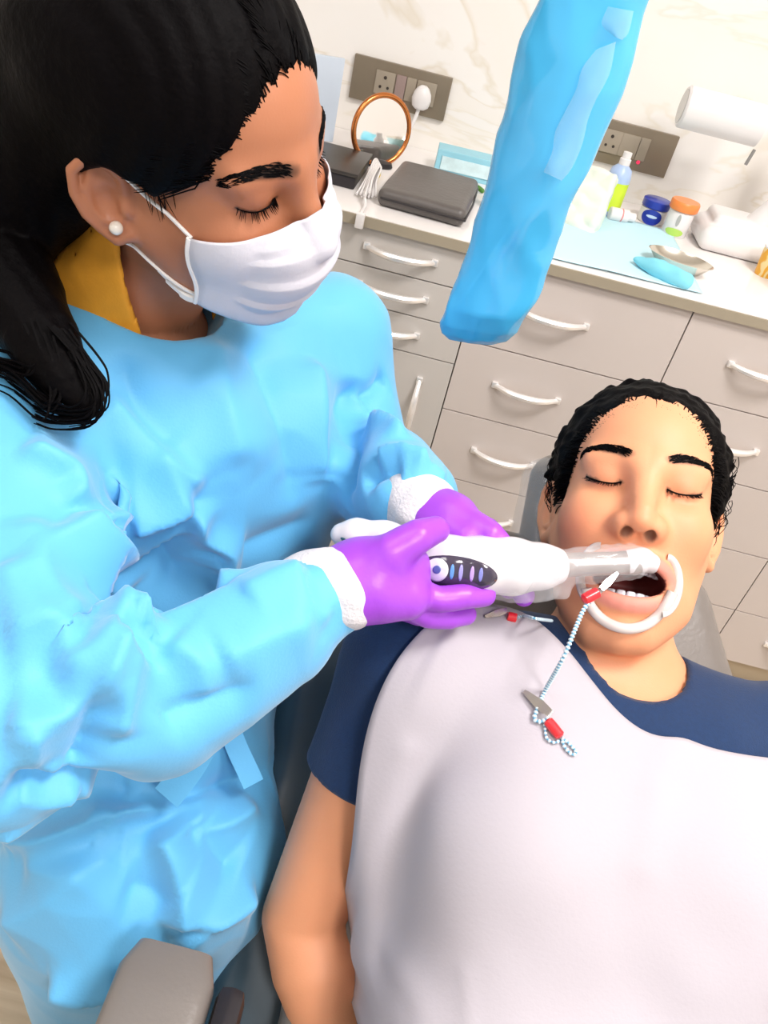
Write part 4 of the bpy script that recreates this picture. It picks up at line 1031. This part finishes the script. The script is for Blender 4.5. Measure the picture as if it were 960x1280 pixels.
cord([on_bib(702, 922, .004), on_bib(712, 930, .003), on_bib(720, 940, .003), on_bib(715, 943, .003), on_bib(706, 934, .003), on_bib(702, 924, .003)], 'cord', c1, 0.0015)
sleeve(P(729, 750, .636), P(748, 740, .640), 0.0045, c1)
jaws(P(772, 716, .645), P(750, 738, .640), 'jaw', c1, 0.0030)
c2 = thing('bib_clip', 'steel bib clip with red sleeve on the shoulder corner of the bib', 'clip', tuple(on_bib(625, 768)))
jaws(on_bib(606, 771, .004), on_bib(630, 764, .005), 'jaw', c2, 0.003); sleeve(on_bib(634, 770, .004), on_bib(646, 773, .004), 0.0042, c2)
cord([on_bib(644, 772, .003), on_bib(656, 770, .004), P(668, 773, .655), P(690, 776, .700)], 'cord', c2, 0.0014)
# ================================================================== things on the wall and the worktop
M_plate = mat('bronze_grey_plate', (0.235, 0.190, 0.135), 0.35, metal=0.3, var=0.04, vscale=20)
M_mod = mat('module_grey', (0.33, 0.28, 0.215), 0.4, var=0.03); M_mod2 = mat('module_rose', (0.30, 0.22, 0.20), 0.4)
M_hole = mat('socket_hole', (0.03, 0.02, 0.015), 0.6)
M_wp = mat('white_plastic', (0.80, 0.77, 0.76), 0.35)
def plate(x0, x1, z0, z1, label, mods):
    t = thing('switch_plate', label, 'socket', ((x0 + x1) / 2, WALL_Y, z0), group='grey socket plates on the back wall')
    MB().box(((x0 + x1) / 2, WALL_Y - 0.006, (z0 + z1) / 2), (x1 - x0, 0.012, z1 - z0), bev=0.002).build('plate', M_plate, t, smooth=True)
    for xc, wd, kind in mods:
        zc = (z0 + z1) / 2 + 0.002; m = MB().box((xc, WALL_Y - 0.0130, zc), (wd - 0.001, 0.005, 0.046), bev=0.0012).build('socket' if kind == 's' else 'switch', M_mod if kind != 'r' else M_mod2, t, smooth=True)
        if kind == 's':
            for dx, dz, r in ((0, 0.011, 0.0036), (-0.0085, -0.008, 0.003), (0.0085, -0.008, 0.003)):
                MB().lathe([(r, 0), (r, 0.0012)], (xc + dx, WALL_Y - 0.0163, zc + dz), axis=(0, 1, 0), n=12).build('pin_hole', M_hole, m)
        elif kind == 'p':
            MB().lathe([(0.0042, 0), (0.0042, 0.0012)], (xc + 0.0, WALL_Y - 0.0163, zc - 0.026), axis=(0, 1, 0), n=12).build('indicator', mat('pink_light', (0.8, 0.04, 0.12), 0.3, emis=(0.8, 0.03, 0.10), estr=0.4), m)
    return t
plate(-0.306, -0.089, 0.956, 1.043, 'grey socket plate with white plug behind the round mirror', [(-0.232, 0.044, 's'), (-0.197, 0.023, 'r'), (-0.174, 0.022, 'w'), (-0.140, 0.044, 's')])
plate(0.199, 0.416, 0.956, 1.043, 'grey socket plate with pink indicator light above the bottle', [(0.232, 0.044, 's'), (0.277, 0.044, 's'), (0.318, 0.040, 'w'), (0.349, 0.022, 'p')])
t = thing('power_plug', 'white power plug in the socket behind the mirror', 'plug', (-0.140, WALL_Y - 0.03, 0.97))
pb = []
for z, wx, wy in ((0.972, .011, .010), (0.977, .018, .013), (0.992, .0215, .015), (1.004, .019, .014), (1.014, .013, .011), (1.019, .006, .006)):
    pb.append([(-0.145 + wx * math.cos(a), WALL_Y - 0.030 + wy * math.sin(a), z) for a in np.linspace(0, 2 * math.pi, 20, endpoint=False)])
MB().loft(pb).build('plug_body', M_wp, t, smooth=True, angle=60)
MB().tube(spline([(-0.146, WALL_Y - 0.03, 0.975), (-0.150, WALL_Y - 0.032, 0.952), (-0.158, WALL_Y - 0.04, 0.92), (-0.165, WALL_Y - 0.06, 0.8925), (-0.172, WALL_Y - 0.14, 0.8925)], 6), 0.0040, 8).build('flex', M_wp, t, smooth=True)
def top_at(x, y, Y): return on_y(x, y, Y)[2]
# round mirror
M_copper = mat('copper', (0.62, 0.22, 0.07), 0.22, metal=1.0); M_mirror = mat('mirror_glass', (0.95, 0.95, 0.95), 0.04, metal=1.0)
mc = on_y(477, 163, 1.72); th = math.radians(38); mx = np.array([math.cos(th), math.sin(th), 0]); mn = np.array([math.sin(th), -math.cos(th), 0]); mn = mn + np.array([0, 0, 0.10]); mn /= np.linalg.norm(mn); mz = np.cross(mx, mn); mz *= np.sign(mz[2])
RM = 0.0635
t = thing('round_mirror', 'round table mirror with copper rim on a small dark foot', 'mirror', (mc[0], mc[1], CT))
ring = [mc + RM * (math.cos(a) * mx + math.sin(a) * mz) for a in np.linspace(0, 2 * math.pi, 49)]
MB().tube(ring, 0.0055, 10, cap=False).build('rim', M_copper, t, smooth=True)
MB().lathe([(RM - 0.003, -0.0015), (RM - 0.003, 0.0015)], mc, axis=mn, n=48).build('mirror_disc', M_mirror, t)
ft = np.array([mc[0], mc[1], CT])
MB().tube([mc - mz * RM, (mc - mz * RM) * .5 + ft * .5, ft + [0, 0, 0.006]], [0.007, 0.006, 0.008], 10).build('stem', M_copper, t, smooth=True)
MB().lathe([(0.034, 0), (0.036, 0.003), (0.033, 0.010), (0.012, 0.014)], ft, sx=1.0, sy=0.6, n=32).build('foot', M_blackp, t, smooth=True)
# small yellow box in front of the mirror foot
a = on_z(468, 221, CT); yb = MB().box((a[0], a[1] + 0.008, CT + 0.009), (0.020, 0.012, 0.018), bev=0.001).build('small_box', mat('yellow_card', (0.85, 0.62, 0.02), 0.5), None, smooth=True); tag(yb, 'small yellow box in front of the mirror foot', 'box')
# black tray
t = thing('black_case', 'low black case beside the mirror, behind the masked face', 'case', (-0.335, 1.62, CT))
MB().box((-0.305, 1.600, CT + 0.011), (0.205, 0.165, 0.022), bev=0.004).build('body', M_blackp, t, smooth=True)
MB().box((-0.305, 1.600, CT + 0.0255), (0.212, 0.170, 0.007), bev=0.002).build('lid', mat('black_lid', (0.030, 0.024, 0.020), 0.35), t, smooth=True)
# pale standing folder
fo = MB().box((-0.372, 1.78, CT + 0.080), (0.010, 0.15, 0.16), rotm((0, 0, 1), -62), bev=0.002).build('folder', mat('pale_blue_card', (0.60, 0.68, 0.78), 0.4, var=0.05), None, smooth=True); tag(fo, 'pale blue folder standing behind the black case', 'folder')
# loose grey wires on the wall side
# white cable bundle
t = thing('cable_bundle', 'looped white charging cable hanging over the worktop edge', 'cable', tuple(on_z(458, 242, CT)))
c0 = on_z(462, 232, CT + 0.01)
mb = MB(); rs = random.Random(3)
for k in range(5):
    q = [on_z(448 + rs.uniform(-4, 3) + 4 * k, 242 + rs.uniform(-3, 3), CT + 0.006 + 0.004 * k), on_z(458 + 2 * k, 222, CT + 0.020 + 0.003 * k), on_z(468 + 1.5 * k, 200 + 2 * k, CT + 0.030), on_z(472 + k, 204 + 2 * k, CT + 0.020 + 0.002 * k), on_z(462 + 2 * k, 228, CT + 0.008 + 0.003 * k), on_z(452 + 4.5 * k, 246, CT + 0.006)]
    MB().tube(spline(q, 8), 0.0021, 8).build('loop', M_wp, t, smooth=True)
a = on_z(455, 240, CT + 0.012); b = on_z(456, 258, CT + 0.006)
MB().tube(spline([a, (a + b) / 2 + [0, 0, .003], b, (b[0], FRONT_Y - 0.016, CT + 0.004), (b[0] + .001, FRONT_Y - 0.018, CT - 0.012)], 6), 0.0030, 8).build('lead', M_wp, t, smooth=True)
MB().box((b[0] + 0.001, FRONT_Y - 0.019, CT - 0.006), (0.015, 0.012, 0.026), bev=0.003).build('connector', M_wp, t, smooth=True)
# grey zipped pouch
M_lea = mat('grey_leather', (0.105, 0.092, 0.085), 0.42, var=0.25, vscale=14, bump=0.35, bscale=120)
t = thing('zip_pouch', 'flat dark grey leather pouch lying at the worktop edge', 'pouch', (-0.067, 1.58, CT))
def pouch(p):
    q = (p - np.array([-0.066, 1.575, CT + 0.0165])) @ rotm((0, 0, 1), -3); d = rbox(q, (0, 0, 0), (0.080, 0.118, 0.0155), 0.012)
    return d - 0.004 * np.exp(-((q[:, 0] / 0.06) ** 2 + (q[:, 1] / 0.09) ** 2)) * (q[:, 2] > 0) + 0.0008 * wob(p, 60, 2)
solid('body', pouch, (-0.17, 1.43, CT + 0.001), (0.04, 1.72, CT + 0.06), 0.004, M_lea, t)
zp = MB(); zp.tube([(-0.146, 1.462, CT + 0.016), (-0.06, 1.453, CT + 0.017), (0.010, 1.452, CT + 0.016), (0.018, 1.56, CT + 0.016), (0.020, 1.68, CT + 0.016)], 0.0022, 6); zp.build('zip', M_blackp, t, smooth=True)
# carton, green strip and small tube half hidden by the sleeve
ca = on_z(545, 226, CT)
t = thing('carton', 'pale blue carton behind the grey pouch', 'box', (-0.015, 1.80, CT))
MB().box((-0.005, 1.812, CT + 0.024), (0.150, 0.06, 0.048), rotm((0, 0, 1), 4), bev=0.001).build('box', mat('sky_card', (0.30, 0.62, 0.74), 0.5, var=0.10, vscale=25), t)
MB().box((-0.012, 1.7795, CT + 0.024), (0.11, 0.002, 0.026), rotm((0, 0, 1), 4)).build('label', mat('pale_card', (0.62, 0.80, 0.84), 0.5, var=0.2, vscale=60), t)
gs = MB().tube(spline([(-0.075, 1.722, CT + 0.005), (-0.03, 1.724, CT + 0.012), (0.015, 1.716, CT + 0.010), (0.034, 1.708, CT + 0.005)], 6), [0.003] + [0.0048] * 17 + [0.003], 8).build('green_tube', mat('leaf_green', (0.06, 0.20, 0.02), 0.4), None, smooth=True); tag(gs, 'thin green tube lying behind the grey pouch', 'tube')
t = thing('small_bottle', 'small white bottle with blue label beside the plastic sleeve', 'bottle', (0.046, 1.60, CT))
MB().lathe([(0.011, 0), (0.012, 0.003), (0.012, 0.036), (0.007, 0.042), (0.007, 0.050)], (0.046, 1.62, CT), n=20).build('body', M_wp, t, smooth=True)
MB().lathe([(0.0123, 0.010), (0.0123, 0.028)], (0.046, 1.62, CT), n=20).build('label', mat('blue_label', (0.02, 0.17, 0.62), 0.4), t, smooth=True)
# spray bottle with lime label
bt = on_z(757, 268, CT); bY = bt[1]; zt = top_at(784, 190, bY) - CT
M_lil = mat('lilac_plastic', (0.42, 0.55, 0.80), 0.3, var=0.03); M_lime = mat('lime_label', (0.62, 0.80, 0.04), 0.45, var=0.2, vscale=40)
t = thing('bottle', 'tall pale blue bottle with lime label and white cap', 'bottle', (bt[0], bY, CT))
MB().lathe([(0.022, 0), (0.024, 0.004), (0.024, zt * 0.62), (0.021, zt * 0.74), (0.012, zt * 0.80), (0.0105, zt * 0.82)], bt, n=28).build('body', M_lil, t, smooth=True)
MB().lathe([(0.0243, zt * 0.10), (0.0243, zt * 0.55)], bt, n=28).build('label', M_lime, t, smooth=True)
MB().lathe([(0.0115, zt * 0.81), (0.0115, zt * 0.90), (0.009, zt * 0.91), (0.009, zt)], bt, n=20).build('cap', M_wp, t, smooth=True)
# pale packet
M_pack = mat('pale_green_film', (0.86, 0.92, 0.80), 0.3, var=0.05, vscale=14, alpha=0.88)
pk = on_z(728, 292, CT)
def packet(p):
    q = (p - np.array([pk[0] - 0.010, pk[1] + 0.055, CT + 0.048])) @ rotm((0, 0, 1), -24) @ rotm((1, 0, 0), -20)
    return rbox(q, (0, 0, 0), (0.044, 0.014, 0.060), 0.008) + 0.005 * wob(p, 55, 13) - 0.004 * np.abs(wob(p, 110, 14))
o = solid('plastic_packet', packet, (pk[0] - 0.09, pk[1] - 0.03, CT - 0.01), (pk[0] + 0.08, pk[1] + 0.14, CT + 0.13), 0.003, M_pack); tag(o, 'crumpled pale green packet standing beside the plastic sleeve', 'packet')
# jar with blue lid
M_blue = mat('royal_blue', (0.006, 0.030, 0.36), 0.3, coat=0.3)
j = on_z(812, 277, CT); j = np.array([j[0], j[1] , CT]); jh = top_at(812, 246, j[1]) - CT
t = thing('jar', 'small white jar with royal blue lid and blue oval label', 'jar', tuple(j))
MB().lathe([(0.026, 0), (0.029, 0.003), (0.029, jh * 0.60), (0.026, jh * 0.64)], j, n=32).build('body', M_wp, t, smooth=True)
MB().lathe([(0.0285, jh * 0.645), (0.0300, jh * 0.68), (0.0300, jh * 0.96), (0.0270, jh)], j, n=32).build('lid', M_blue, t, smooth=True)
def oval(c, r, z0, hw, hh, m, parent, name):
    az = math.atan2(CAM[0] - c[0], -(CAM[1] - c[1])); n, nr = 28, 6; r = r + 0.0005
    W = []; F = []
    for i in range(nr + 1):
        for k in range(n):
            u, v = hw * i / nr * math.cos(2 * math.pi * k / n), hh * i / nr * math.sin(2 * math.pi * k / n); W.append((c[0] + r * math.sin(az + u / r), c[1] - r * math.cos(az + u / r), z0 + v))
    for i in range(nr):
        for k in range(n): F.append((i * n + k, i * n + (k + 1) % n, (i + 1) * n + (k + 1) % n, (i + 1) * n + k))
    return MB().add(W, F).build(name, m, parent)
oval(j, 0.0296, CT + jh * 0.32, 0.023, 0.0155, M_blue, t, 'label'); oval(j, 0.0300, CT + jh * 0.36, 0.012, 0.003, mat('label_print', (0.55, 0.70, 0.90), 0.4), t, 'label_print')
# jar with orange lid
M_or = mat('orange_plastic', (0.90, 0.26, 0.06), 0.35)
j = on_z(844, 296, CT); j = np.array([j[0] - 0.004, j[1] + 0.012, CT]); jh = top_at(851, 249, j[1]) - CT
t = thing('jar', 'small white jar with orange lid and green printed label', 'jar', tuple(j))
MB().lathe([(0.024, 0), (0.026, 0.003), (0.026, jh * 0.70), (0.024, jh * 0.74)], j, n=32).build('body', M_wp, t, smooth=True)
MB().lathe([(0.0285, jh * 0.74), (0.0300, jh * 0.77), (0.0300, jh * 0.96), (0.0280, jh)], j, n=32).build('lid', M_or, t, smooth=True)
oval(j, 0.0263, CT + jh * 0.16, 0.020, 0.0075, mat('green_print', (0.45, 0.68, 0.12), 0.4), t, 'label_print'); oval(j, 0.0264, CT + jh * 0.50, 0.004, 0.012, mat('grey_print', (0.42, 0.42, 0.40), 0.4), t, 'label_print')
# white bench device
dbl, dbr = on_z(866, 300, CT), on_z(950, 322, CT)
t = thing('bench_lamp', 'white bench device with horizontal cylinder head on a curved column', 'device', (dbr[0] - 0.04, dbl[1], CT))
bc = np.array([0.572, 1.775, CT])
def dbase(p):
    d = rbox(p, bc + [0, 0, 0.024], (0.090, 0.070, 0.024), 0.020); return smin(d, rbox(p, bc + [0.005, 0.01, 0.052], (0.075, 0.050, 0.016), 0.014), 0.006)
solid('base', dbase, bc - 0.12, bc + 0.12, 0.005, M_wp, t)
cy = 1.775; ct_ = on_y(945, 130, cy)
solid('column', lambda p: chain(p, [np.array([0.60, cy, CT + 0.05]), np.array([0.632, cy, CT + 0.11]), np.array([0.640, cy, CT + 0.17]), np.array([0.628, cy, ct_[2]])], [0.034, 0.030, 0.028, 0.036]), (0.52, cy - 0.07, CT + 0.01), (0.72, cy + 0.07, ct_[2] + 0.06), 0.005, M_wp, t)
ha, hb = on_y(852, 135, cy), on_y(940, 152, cy)
ha = np.array([ha[0], cy, (ha[2] + hb[2]) / 2]); hb = np.array([hb[0] + 0.02, cy, ha[2]])
MB().lathe([(0.034, 0), (0.0375, 0.004), (0.0375, hb[0] - ha[0])], ha, axis=(1, 0, 0), n=36).build('head', M_wp, t, smooth=True)
MB().lathe([(0.030, -0.001), (0.030, 0.002)], ha, axis=(1, 0, 0), n=36).build('lens', mat('lens_grey', (0.62, 0.60, 0.58), 0.2), t)
sl = on_y(938, 197, cy - 0.034); MB().box((sl[0], cy - 0.031, sl[2]), (0.006, 0.004, 0.030), rotm((0, 1, 0), 8), bev=0.001).build('switch', mat('slot_grey', (0.22, 0.21, 0.20), 0.4), t)
# yellow printed cup and clear beaker at the right edge
M_yel = mat('yellow_print', (0.85, 0.48, 0.06), 0.45); nt = M_yel.node_tree; wv = nt.nodes.new('ShaderNodeTexWave'); wv.inputs['Scale'].default_value = 26; wv.inputs['Distortion'].default_value = 7
tc = nt.nodes.new('ShaderNodeTexCoord'); nt.links.new(tc.outputs['Object'], wv.inputs['Vector']); col_ = ramp(nt, wv.outputs[0], [(0.35, (0.85, 0.42, 0.03)), (0.65, (0.90, 0.72, 0.35))]); b_ = nt.nodes['Principled BSDF']
for l in list(b_.inputs['Base Color'].links): nt.links.remove(l)
nt.links.new(col_, b_.inputs['Base Color'])
c = np.array([0.612, 1.650, CT])
t = thing('paper_cup', 'yellow patterned paper cup beside the white bench device', 'cup', tuple(c))
MB().lathe([(0.019, 0), (0.020, 0.002), (0.024, 0.052)], c, n=28).build('wall', M_yel, t, smooth=True)
MB().lathe([(0.0245, 0.0525), (0.0250, 0.0545), (0.0235, 0.056)], c, n=28).build('rim', M_wp, t, smooth=True)
M_glass = mat('clear_glass', (0.92, 0.93, 0.95), 0.05, spec=0.6, alpha=0.35)
c = np.array([0.640, 1.555, CT])
t = thing('beaker', 'clear plastic beaker at the right edge of the worktop', 'beaker', tuple(c))
MB().lathe([(0.030, 0), (0.0315, 0.003), (0.036, 0.085), (0.0345, 0.085), (0.030, 0.004)], c, n=32).build('cup', M_glass, t, smooth=True)
MB().tube([c + [0.0362 * math.cos(a), 0.0362 * math.sin(a), 0.085] for a in np.linspace(0, 2 * math.pi, 40)], 0.0014, 6, cap=False).build('rim', M_glass, t, smooth=True)
# blue paper sheet, dish and crumpled blue cloth
M_sheet = mat('blue_sheet', (0.56, 0.82, 0.90), 0.7, var=0.04, vscale=10)
cs = [on_z(640, 313, CT), on_z(878, 369, CT), on_z(838, 292, CT), on_z(735, 262, CT)]
n_ = 30; V = []
for i in range(n_):
    for k in range(n_):
        u, v = k / (n_ - 1), i / (n_ - 1); q = (1 - v) * ((1 - u) * cs[0] + u * cs[1]) + v * ((1 - u) * cs[3] + u * cs[2]); V.append(q)
V = np.array(V); V[:, 1] = np.maximum(V[:, 1], FRONT_Y - 0.004); V[:, 2] = CT + 0.0022 + 0.0012 * (1 + wob(V, 45, 61)) + 0.010 * np.exp(-((V[:, 0] - V[-1, 0] - 0.05) ** 2 + (V[:, 1] - V[-1, 1]) ** 2) / 0.035 ** 2)
o = link('paper_sheet', mesh_np('paper_sheet', V, np.array([(i * n_ + k, i * n_ + k + 1, (i + 1) * n_ + k + 1, (i + 1) * n_ + k) for i in range(n_ - 1) for k in range(n_ - 1)])), M_sheet); so = o.modifiers.new('thick', 'SOLIDIFY'); so.thickness = 0.0006; tag(o, 'pale blue paper sheet spread on the worktop', 'sheet')
dc = on_z(848, 330, CT + 0.012); dc = np.array([dc[0], dc[1], CT + 0.003])
t = thing('steel_dish', 'shallow oval steel dish on the blue sheet', 'dish', tuple(dc))
MB().lathe([(0.028, 0.0), (0.034, 0.002), (0.047, 0.020), (0.050, 0.022), (0.0485, 0.0225), (0.034, 0.004), (0.002, 0.003)], dc, n=40, ref=(0.93, -0.36, 0), sx=1.25, sy=0.80).build('bowl', mat('dish_steel', (0.78, 0.74, 0.66), 0.22, metal=1.0), t, smooth=True, angle=60)
M_cloth = mat('blue_cloth', (0.22, 0.66, 0.80), 0.7, var=0.06, vscale=30)
cc = on_z(825, 342, CT + 0.008)
def clump(p):
    q = p - np.array([cc[0], cc[1], CT + 0.014]); q = q @ rotm((0, 0, 1), -38)
    return ell(q, (0, 0, 0), (0.058, 0.020, 0.016)) + 0.004 * wob(p, 80, 71) + 0.002 * wob(p, 190, 72)
o = solid('blue_cloth', clump, (cc[0] - 0.09, cc[1] - 0.07, CT + 0.001), (cc[0] + 0.09, cc[1] + 0.07, CT + 0.05), 0.003, M_cloth); tag(o, 'crumpled bright blue cloth beside the steel dish', 'cloth')
a = on_z(775, 279, CT); t = thing('cream_tube', 'small white tube between the lime bottle and the blue lidded jar', 'tube', (a[0], a[1], CT))
MB().lathe([(0.011, -0.028), (0.013, -0.026), (0.013, 0.012), (0.009, 0.014)], (a[0], a[1] + 0.01, CT + 0.0135), axis=(1, 0.2, 0), n=20).build('body', M_wp, t, smooth=True)
MB().lathe([(0.009, 0.014), (0.009, 0.028)], (a[0], a[1] + 0.01, CT + 0.0135), axis=(1, 0.2, 0), n=20).build('cap', M_wp, t, smooth=True)
MB().lathe([(0.0132, -0.004), (0.0132, -0.001)], (a[0], a[1] + 0.01, CT + 0.0135), axis=(1, 0.2, 0), n=20).build('stripe', mat('pink_print', (0.75, 0.25, 0.25), 0.4), t, smooth=True)

# ---- blue plastic sleeve over the hanging lamp arm
M_sleeve = mat('blue_plastic_sleeve', (0.075, 0.50, 0.86), 0.2, spec=0.6, coat=0.6, var=0.05, vscale=9)
SY = 0.83
edges = [(-130, 722, 850), (-60, 694, 828), (0, 672, 806), (60, 652, 790), (100, 641, 777), (150, 632, 755), (200, 617, 735), (250, 605, 713), (300, 590, 692), (345, 572, 674), (380, 557, 658), (402, 549, 648), (416, 552, 632), (424, 560, 612)]
t = thing('lamp_arm', 'hanging lamp arm wrapped in a bright blue plastic sleeve', 'lamp arm', (0.12, SY, CEIL))
rr = []
for k, (y, xl, xr) in enumerate(edges):
    a, b = on_y(xl, y + 0.0, SY), on_y(xr, y + 0.26 * (xr - xl) * 0.5, SY); c = (a + b) / 2; h = (b - a) / 2; th_ = 0.40 * np.linalg.norm(h) * (1 if k < len(edges) - 3 else (0.7, 0.5, 0.3)[k - len(edges) + 3])
    rr.append([c + h * math.cos(v) + np.array([0, -1, 0]) * th_ * math.sin(v) for v in np.linspace(0, 2 * math.pi, 64, endpoint=False)])
R3 = np.array(rr); K = 6; fine_ = []
for i in range(len(R3) - 1):
    for s in range(K): fine_.append(R3[i] * (1 - s / K) + R3[i + 1] * s / K)
fine_.append(R3[-1]); R3 = np.array(fine_); cen_ = R3.mean(1, keepdims=True); fl = R3.reshape(-1, 3)
wr = 0.004 + 0.003 * wob(fl * np.array([1, 1, 0.3]), 55, 81) - 0.0055 * np.abs(wob(fl @ rotm((0, 1, 0), 24) * np.array([1.0, 1.0, 0.22]), 75, 82)) - 0.0022 * np.abs(wob(fl @ rotm((0, 1, 0), -20) * np.array([1.0, 1.0, 0.35]), 150, 83))
dr = (R3 - cen_).reshape(-1, 3); dr /= np.linalg.norm(dr, axis=1)[:, None] + 1e-9
R3 = (fl + dr * wr[:, None]).reshape(R3.shape)
MB().loft(list(R3)).build('plastic_sleeve', M_sleeve, t, smooth=True, angle=75)
ptop = R3[0].mean(0)
nn = R3.shape[1]; fv = R3.reshape(-1, 3)
sbv = BVHTree.FromPolygons([Vector(v) for v in fv], [(i * nn + k, i * nn + (k + 1) % nn, (i + 1) * nn + (k + 1) % nn, (i + 1) * nn + k) for i in range(R3.shape[0] - 1) for k in range(nn)])
M_highlight = mat('pale_highlight_film', (0.50, 0.78, 0.95), 0.15, coat=0.5, alpha=0.30, bump=0.5, bscale=40)  # translucent pale colour standing in for reflections on the sleeve
def highlight_strip(rows):
    """pale reflection streak of the plastic, put in as a strip just in front of the sleeve"""
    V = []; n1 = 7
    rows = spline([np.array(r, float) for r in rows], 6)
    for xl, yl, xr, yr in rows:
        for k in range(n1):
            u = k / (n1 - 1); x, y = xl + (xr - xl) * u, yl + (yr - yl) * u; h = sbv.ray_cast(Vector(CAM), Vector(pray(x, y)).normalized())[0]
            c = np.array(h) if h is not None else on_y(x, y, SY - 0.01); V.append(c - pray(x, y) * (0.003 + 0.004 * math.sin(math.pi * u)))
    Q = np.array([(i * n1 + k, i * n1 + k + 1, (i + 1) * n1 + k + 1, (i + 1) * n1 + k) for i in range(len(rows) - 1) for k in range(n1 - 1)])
    return link('sleeve_highlight', mesh_np('sleeve_highlight', np.array(V), Q), M_highlight, t)
highlight_strip([(760, 8, 792, 14), (752, 30, 786, 40), (766, 45, 778, 50)])
highlight_strip([(745, 62, 770, 52), (728, 85, 762, 92), (720, 112, 745, 125), (706, 140, 735, 150), (694, 165, 728, 180), (690, 190, 715, 210), (679, 215, 702, 226)])
MB().tube([ptop - [0, 0, 0.03], (ptop[0], SY, 1.7), (ptop[0], SY, CEIL - 0.03)], 0.018, 14).build('pole', M_wp, t, smooth=True)
MB().lathe([(0.06, 0), (0.06, 0.02), (0.03, 0.03)], (ptop[0], SY, CEIL - 0.03), n=28).build('ceiling_flange', M_wp, t, smooth=True)
